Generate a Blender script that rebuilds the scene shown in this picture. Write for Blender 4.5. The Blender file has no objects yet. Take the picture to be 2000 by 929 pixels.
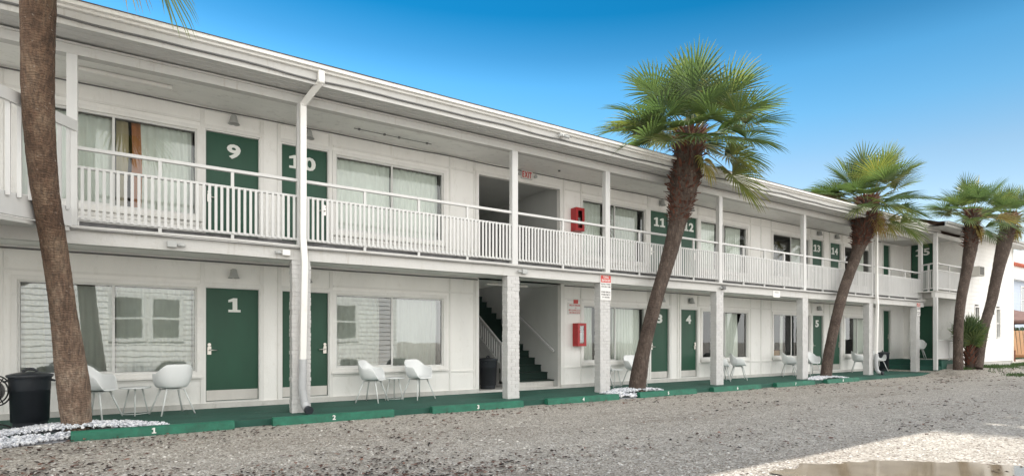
import bpy, math, random
from mathutils import Vector, Matrix, Quaternion, noise
random.seed(7)
R = math.radians
scene = bpy.context.scene
col = scene.collection

# ------------------------------------------------------------------ camera, sky, sun, exposure
THETA = math.atan(1692/1100)
cam_d = bpy.data.cameras.new('camera'); cam = bpy.data.objects.new('camera', cam_d); col.objects.link(cam)
cam.location = (0, -11.16, 1.082)
cam.rotation_euler = (R(90), 0, -(R(90)-THETA))
cam_d.sensor_width = 36; cam_d.lens = 36*1100/2000; cam_d.shift_y = 0.10075
cam_d.clip_start = 0.05; cam_d.clip_end = 2000
scene.camera = cam

SUN_AZ, SUN_EL = R(-6), R(45.2)     # azimuth measured from +Y (behind the motel) towards +X
world = bpy.data.worlds.new('World'); scene.world = world; world.use_nodes = True
wn = world.node_tree.nodes; wl = world.node_tree.links
bg = wn['Background']; sky = wn.new('ShaderNodeTexSky')
sky.sky_type = 'NISHITA'; sky.sun_disc = False
sky.sun_elevation = SUN_EL; sky.sun_rotation = SUN_AZ
sky.air_density = 1.0; sky.dust_density = 0.0; sky.ozone_density = 2.5
hs = wn.new('ShaderNodeHueSaturation'); hs.inputs['Saturation'].default_value = 1.25
wl.new(sky.outputs[0], hs.inputs['Color']); bg.inputs[1].default_value = 0.07
tc = wn.new('ShaderNodeTexCoord'); sx = wn.new('ShaderNodeSeparateXYZ'); wl.new(tc.outputs['Generated'], sx.inputs[0])
# clear air grades from pale near the horizon to deep blue overhead
gr = wn.new('ShaderNodeValToRGB'); e = gr.color_ramp.elements
e[0].position, e[0].color = .16, (.85, .57, .43, 1); e[1].position, e[1].color = .52, (.03, .27, .27, 1)
for p_, c_ in ((.30, (.72, .52, .39, 1)), (.37, (.49, .52, .42, 1)), (.431, (.34, .47, .40, 1)), (.468, (.20, .36, .325, 1))):
    x_ = e.new(p_); x_.color = c_
tz = wn.new('ShaderNodeMath'); tz.operation = 'MULTIPLY_ADD'; tz.inputs[1].default_value = .04; wl.new(sx.outputs['X'], tz.inputs[0]); wl.new(sx.outputs['Z'], tz.inputs[2]); wl.new(tz.outputs[0], gr.inputs[0])
m1 = wn.new('ShaderNodeVectorMath'); m1.operation = 'MULTIPLY'; wl.new(hs.outputs[0], m1.inputs[0]); wl.new(gr.outputs[0], m1.inputs[1])
m2 = wn.new('ShaderNodeVectorMath'); m2.operation = 'SCALE'; m2.inputs['Scale'].default_value = 2.48; wl.new(m1.outputs[0], m2.inputs[0])
# bright cloud bank added behind the camera, unseen, as fill for facade and lot
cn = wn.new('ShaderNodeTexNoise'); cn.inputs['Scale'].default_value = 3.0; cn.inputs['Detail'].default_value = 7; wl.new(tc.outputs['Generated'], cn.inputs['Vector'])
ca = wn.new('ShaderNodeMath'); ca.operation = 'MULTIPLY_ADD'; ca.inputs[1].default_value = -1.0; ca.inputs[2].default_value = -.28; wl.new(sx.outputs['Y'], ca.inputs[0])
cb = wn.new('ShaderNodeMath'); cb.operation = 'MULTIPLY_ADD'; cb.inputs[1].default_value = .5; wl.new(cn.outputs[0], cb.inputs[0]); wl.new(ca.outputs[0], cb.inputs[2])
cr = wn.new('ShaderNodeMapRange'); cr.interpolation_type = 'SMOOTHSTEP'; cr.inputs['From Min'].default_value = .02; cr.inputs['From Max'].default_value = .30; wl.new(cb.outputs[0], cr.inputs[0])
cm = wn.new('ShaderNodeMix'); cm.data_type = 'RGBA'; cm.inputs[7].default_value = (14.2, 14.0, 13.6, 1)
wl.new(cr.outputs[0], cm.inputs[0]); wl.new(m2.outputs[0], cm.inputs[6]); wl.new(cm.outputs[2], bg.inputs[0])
sd = bpy.data.lights.new('sun', 'SUN'); sd.energy = 3.0; sd.angle = R(0.6); sd.color = (1, .95, .87)
sun = bpy.data.objects.new('sun', sd); col.objects.link(sun)
sv = Vector((math.sin(SUN_AZ)*math.cos(SUN_EL), math.cos(SUN_AZ)*math.cos(SUN_EL), math.sin(SUN_EL)))
sun.rotation_euler = sv.to_track_quat('Z', 'Y').to_euler(); sun.location = (10, 20, 30)
vs = scene.view_settings
vs.view_transform = 'Standard'; vs.look = 'None'; vs.gamma = 1; vs.use_curve_mapping = False
vs.exposure = 1.38
scene.cycles.max_bounces = 8; scene.cycles.transparent_max_bounces = 16

# ------------------------------------------------------------------ materials
def newmat(name):
    m = bpy.data.materials.new(name); m.use_nodes = True
    n = m.node_tree.nodes; l = m.node_tree.links
    return m, n, l, n['Principled BSDF']
def ramp(n, stops):
    r = n.new('ShaderNodeValToRGB'); e = r.color_ramp.elements
    e[0].position, e[0].color = stops[0][0], (*stops[0][1], 1)
    e[1].position, e[1].color = stops[-1][0], (*stops[-1][1], 1)
    for p, c in stops[1:-1]:
        x = e.new(p); x.color = (*c, 1)
    return r
def geo_coord(n, l, scale=(1, 1, 1)):
    g = n.new('ShaderNodeNewGeometry'); mp = n.new('ShaderNodeMapping'); mp.inputs['Scale'].default_value = scale
    l.new(g.outputs['Position'], mp.inputs['Vector']); return mp.outputs[0]
def paint(name, c, rough=.55, var=.07, scale=2.2, bump=.02, bscale=60, metal=0, stretch=(1, 1, .35), dirt=None, spec=None, drips=None):
    m, n, l, p = newmat(name)
    v = geo_coord(n, l, stretch)
    t = n.new('ShaderNodeTexNoise'); t.inputs['Scale'].default_value = scale; t.inputs['Detail'].default_value = 8; t.inputs['Roughness'].default_value = .65
    l.new(v, t.inputs['Vector'])
    lo = tuple(x*(1-var) for x in c); hi = tuple(min(1, x*(1+var*.6)) for x in c)
    r = ramp(n, [(.32, lo), (.68, hi)]); l.new(t.outputs[0], r.inputs[0])
    out = r.outputs[0]
    if dirt:
        t2 = n.new('ShaderNodeTexNoise'); t2.inputs['Scale'].default_value = 5.5; t2.inputs['Detail'].default_value = 10; t2.inputs['Roughness'].default_value = .75
        l.new(geo_coord(n, l, (1, 1, .5)), t2.inputs['Vector'])
        r2 = ramp(n, [(.54, (0, 0, 0)), (.74, (1, 1, 1))]); l.new(t2.outputs[0], r2.inputs[0])
        mx = n.new('ShaderNodeMix'); mx.data_type = 'RGBA'; mx.inputs[7].default_value = (*dirt, 1)
        ml = n.new('ShaderNodeMath'); ml.operation = 'MULTIPLY'; ml.inputs[1].default_value = .6
        l.new(r2.outputs[0], ml.inputs[0]); l.new(ml.outputs[0], mx.inputs[0]); l.new(out, mx.inputs[6]); out = mx.outputs[2]
    if drips:      # thin run-down stains and grime
        t5 = n.new('ShaderNodeTexNoise'); t5.inputs['Scale'].default_value = 9; t5.inputs['Detail'].default_value = 6; t5.inputs['Roughness'].default_value = .7
        l.new(geo_coord(n, l, (1, 1, .10)), t5.inputs['Vector'])
        r5 = ramp(n, [(.60, (0, 0, 0)), (.76, (1, 1, 1))]); l.new(t5.outputs[0], r5.inputs[0])
        m5 = n.new('ShaderNodeMix'); m5.data_type = 'RGBA'; m5.inputs[7].default_value = (*drips, 1)
        k5 = n.new('ShaderNodeMath'); k5.operation = 'MULTIPLY'; k5.inputs[1].default_value = .55
        l.new(r5.outputs[0], k5.inputs[0]); l.new(k5.outputs[0], m5.inputs[0]); l.new(out, m5.inputs[6]); out = m5.outputs[2]
    l.new(out, p.inputs['Base Color'])
    p.inputs['Roughness'].default_value = rough; p.inputs['Metallic'].default_value = metal
    if spec is not None: p.inputs['Specular IOR Level'].default_value = spec
    if bump:
        b = n.new('ShaderNodeBump'); b.inputs['Strength'].default_value = .5; b.inputs['Distance'].default_value = bump
        t3 = n.new('ShaderNodeTexNoise'); t3.inputs['Scale'].default_value = bscale; t3.inputs['Detail'].default_value = 4
        l.new(geo_coord(n, l), t3.inputs['Vector']); l.new(t3.outputs[0], b.inputs['Height']); l.new(b.outputs[0], p.inputs['Normal'])
    return m
M = {}
M['wall'] = paint('white_wall_paint', (.87, .86, .83), .6, .05, 1.6, .004, 40, dirt=(.64, .62, .57), drips=(.62, .58, .50))
M['trim'] = paint('white_trim_paint', (.79, .78, .75), .5, .05, 3, .003, 60, dirt=(.60, .57, .50))
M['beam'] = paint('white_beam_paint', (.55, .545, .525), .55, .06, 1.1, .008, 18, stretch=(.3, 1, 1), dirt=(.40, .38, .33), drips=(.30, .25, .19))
M['ceil'] = paint('grey_white_ceiling_paint', (.84, .84, .81), .6, .08, 1.5, .004, 30, stretch=(.4, 1, 1), dirt=(.42, .42, .40))
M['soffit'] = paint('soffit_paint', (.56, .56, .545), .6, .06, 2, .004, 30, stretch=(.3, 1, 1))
M['brick'] = paint('white_painted_brick', (.57, .565, .555), .7, .10, 7, .012, 55, stretch=(1, 1, 1), dirt=(.42, .41, .39), drips=(.36, .33, .28))
M['rail'] = paint('white_rail_paint', (.60, .60, .59), .5, .05, 4, .002, 60)
M['door'] = paint('green_door_paint', (.010, .070, .038), .5, .16, 2.5, .002, 80)
M['carpet'] = paint('green_floor_paint', (.018, .085, .062), .8, .28, 2.6, .01, 120, stretch=(.5, 1, 1), dirt=(.03, .06, .05))
M['stair_carpet'] = paint('dark_green_stair_carpet', (.006, .022, .016), .9, .2, 6, .004, 90)
M['stop'] = paint('green_kerb_paint', (.012, .135, .082), .6, .3, 7, .012, 45, stretch=(.6, 1, 1), dirt=(.025, .04, .033), drips=(.05, .06, .05))
M['white'] = paint('white_lettering', (.78, .80, .76), .6, .04, 8, 0)
M['steel'] = paint('brushed_steel', (.62, .60, .57), .42, .10, 4, .002, 90, metal=.65)
M['handle'] = paint('satin_nickel', (.6, .58, .54), .3, .05, 4, 0, metal=1)
M['frame'] = paint('white_aluminium_frame', (.66, .66, .64), .4, .05, 4, 0)
M['track'] = paint('bronze_window_track', (.09, .08, .075), .45, .1, 4, 0)
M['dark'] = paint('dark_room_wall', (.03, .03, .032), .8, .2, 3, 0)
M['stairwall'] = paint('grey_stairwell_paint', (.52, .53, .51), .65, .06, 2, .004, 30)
M['curtain'] = paint('white_curtain_cloth', (.82, .83, .78), .85, .05, 4, .001, 150)
M['grey_curtain'] = paint('grey_curtain_cloth', (.74, .75, .76), .85, .06, 4, .001, 150)
M['orange_cloth'] = paint('orange_cloth', (.48, .18, .07), .85, .08, 4, .001, 150)
M['tan_cloth'] = paint('tan_cloth', (.50, .42, .28), .85, .08, 4, .001, 150)
M['deck'] = paint('grey_deck_concrete', (.32, .315, .30), .8, .2, 3, .004, 60)
M['kick'] = paint('grey_kick_board', (.17, .17, .175), .8, .5, 5, .004, 50, stretch=(1, 1, 1), dirt=(.05, .05, .05))
M['wire'] = paint('grey_conduit', (.13, .13, .13), .5, .1, 4, 0)
M['roof'] = paint('brown_shingles', (.24, .16, .13), .9, .3, 9, .01, 60, stretch=(1, 1, 1), dirt=(.12, .09, .08))
M['plastic_black'] = paint('black_plastic', (.026, .031, .038), .42, .2, 5, .001, 90)
M['chair'] = paint('white_moulded_plastic', (.76, .78, .78), .42, .03, 3, 0)
M['chair_leg'] = paint('pale_powder_coated_leg', (.62, .64, .63), .4, .04, 5, 0)
M['lamp'] = paint('grey_metal_lamp', (.42, .43, .42), .45, .06, 5, 0)
M['red'] = paint('red_enamel', (.42, .018, .02), .38, .1, 5, 0)
M['red_flat'] = paint('red_sign_paint', (.55, .05, .04), .5, .06, 8, 0)
M['sign'] = paint('white_sign_face', (.72, .71, .69), .45, .04, 8, 0)
M['black'] = paint('black_print', (.02, .02, .02), .6, .05, 8, 0)
M['concrete'] = paint('weathered_concrete', (.30, .28, .25), .85, .22, 5, .01, 60, stretch=(1, 1, 1))
M['foot'] = paint('white_foundation_paint', (.58, .57, .54), .7, .12, 3, .01, 40, dirt=(.30, .29, .26))
M['ac'] = paint('beige_metal_casing', (.50, .49, .45), .5, .06, 4, 0)
M['flex'] = paint('grey_flexible_pipe', (.45, .46, .47), .5, .12, 8, 0)
M['tile'] = paint('red_clay_tile', (.46, .11, .06), .7, .25, 9, 0, stretch=(1, 1, 1))
M['bluewall'] = paint('pale_blue_siding', (.48, .55, .66), .6, .05, 3, .002, 60)
M['tan_wood'] = paint('orange_tan_wood', (.55, .32, .17), .6, .15, 6, .002, 60)
M['brown_wood'] = paint('brown_wood', (.16, .06, .035), .6, .2, 6, .002, 60)
M['canvas'] = paint('brown_canvas', (.17, .10, .085), .85, .15, 4, .002, 60)
M['hedge'] = paint('hedge_leaf', (.04, .085, .022), .7, .5, 30, 0, stretch=(1, 1, 1))
M['grass'] = paint('grass_blade', (.055, .11, .025), .7, .4, 12, 0, stretch=(1, 1, 1))

def glass(name, ior=2.45):
    m, n, l, p = newmat(name); n.remove(p)
    tr = n.new('ShaderNodeBsdfTransparent'); tr.inputs[0].default_value = (.91, .95, .93, 1)
    gl = n.new('ShaderNodeBsdfGlossy'); gl.inputs['Roughness'].default_value = .012; gl.inputs[0].default_value = (.97, 1, 1, 1)
    fr = n.new('ShaderNodeFresnel'); fr.inputs[0].default_value = ior
    mx = n.new('ShaderNodeMixShader'); l.new(fr.outputs[0], mx.inputs[0]); l.new(tr.outputs[0], mx.inputs[1]); l.new(gl.outputs[0], mx.inputs[2])
    # slightly wavy old glass
    t = n.new('ShaderNodeTexNoise'); t.inputs['Scale'].default_value = 1.6; l.new(geo_coord(n, l), t.inputs['Vector'])
    b = n.new('ShaderNodeBump'); b.inputs['Distance'].default_value = .003; b.inputs['Strength'].default_value = .3
    l.new(t.outputs[0], b.inputs['Height']); l.new(b.outputs[0], gl.inputs['Normal'])
    l.new(mx.outputs[0], n['Material Output'].inputs[0]); return m
M['glass'] = glass('window_glass'); M['glass_thin'] = glass('thin_window_glass', 1.75)

def gravel():
    m, n, l, p = newmat('crushed_shell_gravel')
    pos = geo_coord(n, l)
    vo = n.new('ShaderNodeTexVoronoi'); vo.inputs['Scale'].default_value = 62; l.new(pos, vo.inputs['Vector'])
    sep = n.new('ShaderNodeSeparateColor'); l.new(vo.outputs['Color'], sep.inputs[0])
    r = ramp(n, [(0, (.17, .145, .12)), (.22, (.35, .32, .28)), (.5, (.475, .445, .40)), (.78, (.58, .55, .505)), (1, (.72, .70, .68))]); l.new(sep.outputs[0], r.inputs[0])
    # edge dark
    ve = n.new('ShaderNodeTexVoronoi'); ve.feature = 'DISTANCE_TO_EDGE'; ve.inputs['Scale'].default_value = 62; l.new(pos, ve.inputs['Vector'])
    # coarse dust / litter tone
    t = n.new('ShaderNodeTexNoise'); t.inputs['Scale'].default_value = .55; t.inputs['Detail'].default_value = 10; t.inputs['Roughness'].default_value = .72
    l.new(geo_coord(n, l, (.28, 1, 1)), t.inputs['Vector'])
    r2 = ramp(n, [(.32, (1.14, 1.12, 1.09)), (.52, (1.02, 1.0, .97)), (.62, (.84, .80, .76)), (.76, (.62, .56, .51))]); l.new(t.outputs[0], r2.inputs[0])
    mu = n.new('ShaderNodeMix'); mu.data_type = 'RGBA'; mu.blend_type = 'MULTIPLY'; mu.inputs[0].default_value = 1
    l.new(r.outputs[0], mu.inputs[6]); l.new(r2.outputs[0], mu.inputs[7])
    t3 = n.new('ShaderNodeTexNoise'); t3.inputs['Scale'].default_value = 9; t3.inputs['Detail'].default_value = 6; l.new(pos, t3.inputs['Vector'])
    r3 = ramp(n, [(.3, (.80, .79, .78)), (.7, (1.12, 1.12, 1.12))]); l.new(t3.outputs[0], r3.inputs[0])
    mu2 = n.new('ShaderNodeMix'); mu2.data_type = 'RGBA'; mu2.blend_type = 'MULTIPLY'; mu2.inputs[0].default_value = 1
    l.new(mu.outputs[2], mu2.inputs[6]); l.new(r3.outputs[0], mu2.inputs[7])
    l.new(mu2.outputs[2], p.inputs['Base Color']); p.inputs['Roughness'].default_value = .9
    ad = n.new('ShaderNodeMath'); ad.operation = 'MULTIPLY_ADD'; ad.inputs[1].default_value = .6; l.new(sep.outputs[1], ad.inputs[0]); l.new(ve.outputs[0], ad.inputs[2])
    b = n.new('ShaderNodeBump'); b.inputs['Distance'].default_value = .022; b.inputs['Strength'].default_value = .9
    l.new(ad.outputs[0], b.inputs['Height']); l.new(b.outputs[0], p.inputs['Normal'])
    return m
M['gravel'] = gravel()

def attr_mat(name, stops, rough=.6, trans=0.0, attr='tint', bump=0):
    m, n, l, p = newmat(name)
    a = n.new('ShaderNodeAttribute'); a.attribute_name = attr
    r = ramp(n, stops); l.new(a.outputs['Fac'], r.inputs[0]); l.new(r.outputs[0], p.inputs['Base Color'])
    p.inputs['Roughness'].default_value = rough
    if trans:
        td = n.new('ShaderNodeBsdfTranslucent'); mx = n.new('ShaderNodeMixShader'); mx.inputs[0].default_value = trans
        mc = n.new('ShaderNodeMix'); mc.data_type = 'RGBA'; mc.blend_type = 'MULTIPLY'; mc.inputs[0].default_value = 1; mc.inputs[7].default_value = (1.15, 1.3, .7, 1)
        l.new(r.outputs[0], mc.inputs[6]); l.new(mc.outputs[2], td.inputs[0])
        l.new(p.outputs[0], mx.inputs[1]); l.new(td.outputs[0], mx.inputs[2]); l.new(mx.outputs[0], n['Material Output'].inputs[0])
    return m
M['frond'] = attr_mat('palm_leaf', [(0, (.075, .115, .06)), (.38, (.12, .165, .07)), (.62, (.21, .22, .07)), (.82, (.36, .28, .09)), (1, (.28, .16, .08))], .30, .40)
M['petiole'] = attr_mat('palm_leaf_stalk', [(0, (.20, .26, .12)), (1, (.30, .24, .12))], .45)
M['boot'] = attr_mat('palm_leaf_base', [(0, (.06, .025, .016)), (.5, (.15, .055, .032)), (1, (.34, .19, .12))], .85)
M['stone'] = attr_mat('loose_gravel_stone', [(0, (.16, .13, .11)), (.3, (.30, .27, .24)), (.7, (.46, .43, .39)), (1, (.72, .70, .66))], .85)
M['white_stone'] = attr_mat('white_marble_pebble', [(0, (.34, .35, .38)), (.3, (.56, .58, .63)), (.6, (.70, .72, .76)), (1, (.84, .84, .85))], .6)
M['leaf_litter'] = attr_mat('dry_leaf', [(0, (.018, .014, .012)), (.6, (.05, .03, .024)), (.85, (.12, .06, .045)), (1, (.24, .13, .09))], .85)

def trunk_mat(name, c1, c2, c3, rings=34, age=0.0):
    m, n, l, p = newmat(name)
    t = n.new('ShaderNodeTexNoise'); t.inputs['Scale'].default_value = 5; t.inputs['Detail'].default_value = 10; t.inputs['Roughness'].default_value = .7
    l.new(geo_coord(n, l, (1, 1, .45)), t.inputs['Vector'])
    r = ramp(n, [(.3, c1), (.5, c2), (.72, c3)]); l.new(t.outputs[0], r.inputs[0])
    # thin vertical fibres
    t2 = n.new('ShaderNodeTexNoise'); t2.inputs['Scale'].default_value = 46; t2.inputs['Detail'].default_value = 5
    l.new(geo_coord(n, l, (1, 1, .2)), t2.inputs['Vector'])
    r2 = ramp(n, [(.35, (.62, .62, .62)), (.65, (1.25, 1.22, 1.18))]); l.new(t2.outputs[0], r2.inputs[0])
    mu = n.new('ShaderNodeMix'); mu.data_type = 'RGBA'; mu.blend_type = 'MULTIPLY'; mu.inputs[0].default_value = 1
    l.new(r.outputs[0], mu.inputs[6]); l.new(r2.outputs[0], mu.inputs[7])
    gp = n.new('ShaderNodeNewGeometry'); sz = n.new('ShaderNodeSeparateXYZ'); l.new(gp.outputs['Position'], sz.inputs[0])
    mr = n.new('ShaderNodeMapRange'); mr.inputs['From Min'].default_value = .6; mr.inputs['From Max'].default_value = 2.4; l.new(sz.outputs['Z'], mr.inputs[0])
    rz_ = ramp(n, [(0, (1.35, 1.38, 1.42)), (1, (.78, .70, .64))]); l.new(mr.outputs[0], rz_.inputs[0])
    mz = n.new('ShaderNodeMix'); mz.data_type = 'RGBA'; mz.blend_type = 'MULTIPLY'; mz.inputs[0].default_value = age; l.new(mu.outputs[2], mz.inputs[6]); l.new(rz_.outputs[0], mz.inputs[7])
    # pale lichen flecks
    t4 = n.new('ShaderNodeTexNoise'); t4.inputs['Scale'].default_value = 22; t4.inputs['Detail'].default_value = 3; l.new(geo_coord(n, l), t4.inputs['Vector'])
    r4 = ramp(n, [(.66, (0, 0, 0)), (.80, (1, 1, 1))]); l.new(t4.outputs[0], r4.inputs[0])
    mx = n.new('ShaderNodeMix'); mx.data_type = 'RGBA'; mx.inputs[7].default_value = (.38, .31, .25, 1)
    l.new(r4.outputs[0], mx.inputs[0]); l.new(mz.outputs[2], mx.inputs[6]); l.new(mx.outputs[2], p.inputs['Base Color'])
    p.inputs['Roughness'].default_value = .9
    # ring scars
    wv = n.new('ShaderNodeTexWave'); wv.bands_direction = 'Z'; wv.inputs['Scale'].default_value = rings/6.28; wv.inputs['Distortion'].default_value = 9
    wv.inputs['Detail'].default_value = 3; wv.inputs['Detail Scale'].default_value = 2.5; l.new(geo_coord(n, l, (.5, .5, 1)), wv.inputs['Vector'])
    ad = n.new('ShaderNodeMath'); ad.operation = 'MULTIPLY_ADD'; ad.inputs[1].default_value = .7; l.new(wv.outputs[0], ad.inputs[0]); l.new(t2.outputs[0], ad.inputs[2])
    b = n.new('ShaderNodeBump'); b.inputs['Distance'].default_value = .02; b.inputs['Strength'].default_value = .7
    l.new(ad.outputs[0], b.inputs['Height']); l.new(b.outputs[0], p.inputs['Normal'])
    return m
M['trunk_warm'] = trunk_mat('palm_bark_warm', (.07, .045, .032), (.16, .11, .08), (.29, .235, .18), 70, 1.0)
M['trunk_dark'] = trunk_mat('palm_bark_dark', (.045, .030, .024), (.085, .062, .050), (.15, .118, .098), 60)

def puddle_mat():
    m, n, l, p = newmat('muddy_water')
    t = n.new('ShaderNodeTexNoise'); t.inputs['Scale'].default_value = 4; t.inputs['Detail'].default_value = 5; l.new(geo_coord(n, l), t.inputs['Vector'])
    r = ramp(n, [(.35, (.12, .095, .065)), (.7, (.19, .155, .11))]); l.new(t.outputs[0], r.inputs[0]); l.new(r.outputs[0], p.inputs['Base Color'])
    p.inputs['Roughness'].default_value = .07; p.inputs['IOR'].default_value = 1.33; return m
M['puddle'] = puddle_mat()

# ------------------------------------------------------------------ mesh helpers
class MB:
    def __init__(s): s.v = []; s.f = []; s.m = []; s.t = []; s.sm = []
    def add(s, vs, fs, mi=0, smooth=False, t=0.0):
        o = len(s.v); s.v += [tuple(v) for v in vs]; s.t += [t]*len(vs)
        for f in fs: s.f.append(tuple(i+o for i in f)); s.m.append(mi); s.sm.append(smooth)
        return s
    def box(s, x0, y0, z0, x1, y1, z1, mi=0, t=0.0):
        return s.add([(x0,y0,z0),(x1,y0,z0),(x1,y1,z0),(x0,y1,z0),(x0,y0,z1),(x1,y0,z1),(x1,y1,z1),(x0,y1,z1)],
            [(0,3,2,1),(4,5,6,7),(0,1,5,4),(1,2,6,5),(2,3,7,6),(3,0,4,7)], mi, False, t)
    def obox(s, M4, hx, hy, hz, mi=0, t=0.0, taper=1.0):
        vs = []
        for z, k in ((-hz, 1), (hz, taper)):
            for x, y in ((-hx,-hy),(hx,-hy),(hx,hy),(-hx,hy)): vs.append(M4 @ Vector((x*k, y*k, z)))
        return s.add(vs, [(0,3,2,1),(4,5,6,7),(0,1,5,4),(1,2,6,5),(2,3,7,6),(3,0,4,7)], mi, False, t)
    def bar(s, a, b, w, h, mi=0, up=(0,0,1)):
        a, b = Vector(a), Vector(b); d = (b-a); L = d.length; d.normalize(); up = Vector(up)
        x = d.cross(up); x = x.normalized() if x.length > 1e-6 else Vector((1,0,0)); u = x.cross(d)
        vs = []
        for p in (a, b):
            for sx, su in ((-1,-1),(1,-1),(1,1),(-1,1)): vs.append(p + x*sx*w/2 + u*su*h/2)
        return s.add(vs, [(0,1,2,3),(7,6,5,4),(0,4,5,1),(1,5,6,2),(2,6,7,3),(3,7,4,0)], mi)
    def tube(s, pts, rad, n=10, mi=0, cap=True, smooth=True, t=0.0, rfn=None):
        pts = [Vector(p) for p in pts]
        if not isinstance(rad, (list, tuple)): rad = [rad]*len(pts)
        o = len(s.v); prev = None
        for i, p in enumerate(pts):
            d = (pts[min(i+1, len(pts)-1)] - pts[max(i-1, 0)]).normalized()
            if prev is None:
                a = d.orthogonal().normalized() if abs(d.z) < .9 else (Vector((1,0,0)) - d*d.x).normalized()
            else: a = (prev - d*prev.dot(d)).normalized()
            prev = a; b = d.cross(a)
            for k in range(n):
                an = 2*math.pi*k/n; r = rad[i]*(rfn(i, an) if rfn else 1)
                s.v.append(tuple(p + a*math.cos(an)*r + b*math.sin(an)*r)); s.t.append(t)
        for i in range(len(pts)-1):
            for k in range(n):
                k2 = (k+1) % n
                s.f.append((o+i*n+k, o+i*n+k2, o+(i+1)*n+k2, o+(i+1)*n+k)); s.m.append(mi); s.sm.append(smooth)
        if cap:
            s.f.append(tuple(o+k for k in reversed(range(n)))); s.m.append(mi); s.sm.append(False)
            e = o+(len(pts)-1)*n
            s.f.append(tuple(e+k for k in range(n))); s.m.append(mi); s.sm.append(False)
        return s
    def lathe(s, prof, c=(0,0,0), n=24, mi=0, smooth=True, ax='z'):
        o = len(s.v); c = Vector(c)
        for r, z in prof:
            for k in range(n):
                a = 2*math.pi*k/n
                s.v.append(tuple(c + Vector((r*math.cos(a), r*math.sin(a), z)))); s.t.append(0)
        for i in range(len(prof)-1):
            for k in range(n):
                k2 = (k+1) % n
                s.f.append((o+i*n+k, o+i*n+k2, o+(i+1)*n+k2, o+(i+1)*n+k)); s.m.append(mi); s.sm.append(smooth)
        return s
    def prism(s, pts, y0, y1, mi=0):          # polygon in xz, extruded along y
        n = len(pts); o = [(x, y0, z) for x, z in pts] + [(x, y1, z) for x, z in pts]
        fs = [tuple(range(n)), tuple(reversed(range(n, 2*n)))] + [(i, i+n, (i+1) % n+n, (i+1) % n) for i in range(n)]
        return s.add(o, fs, mi)
    def build(s, name, mats, parent=None, loc=None, attr=False, recalc=False, bevel=0):
        me = bpy.data.meshes.new(name); me.from_pydata(s.v, [], s.f)
        if not isinstance(mats, (list, tuple)): mats = [mats]
        for m in mats: me.materials.append(m)
        me.polygons.foreach_set('material_index', s.m); me.polygons.foreach_set('use_smooth', s.sm)
        if attr:
            a = me.attributes.new('tint', 'FLOAT', 'POINT'); a.data.foreach_set('value', s.t)
        if recalc:
            import bmesh
            b = bmesh.new(); b.from_mesh(me); bmesh.ops.recalc_face_normals(b, faces=b.faces); b.to_mesh(me); b.free()
        me.update()
        o = bpy.data.objects.new(name, me); col.objects.link(o)
        if parent: o.parent = parent
        if loc: o.location = loc
        if bevel:
            bv = o.modifiers.new('bevel', 'BEVEL'); bv.width = bevel; bv.segments = 2; bv.limit_method = 'ANGLE'
        return o
def tag(o, label=None, cat=None, group=None, kind=None):
    if label: o['label'] = label
    if cat: o['category'] = cat
    if group: o['group'] = group
    if kind: o['kind'] = kind
    return o
def empty(name, loc=(0,0,0), rz=0, label=None, cat=None, group=None):
    o = bpy.data.objects.new(name, None); col.objects.link(o); o.location = loc; o.rotation_euler = (0,0,rz); o.empty_display_size = .1
    return tag(o, label, cat, group)
def copy_tree(o, parent=None):
    c = o.copy(); col.objects.link(c)
    if parent: c.parent = parent
    for ch in list(o.children): copy_tree(ch, c)
    return c
def place(o, loc, rz, label):
    o.location = loc; o.rotation_euler = (0,0,rz); o['label'] = label; return o

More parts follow.
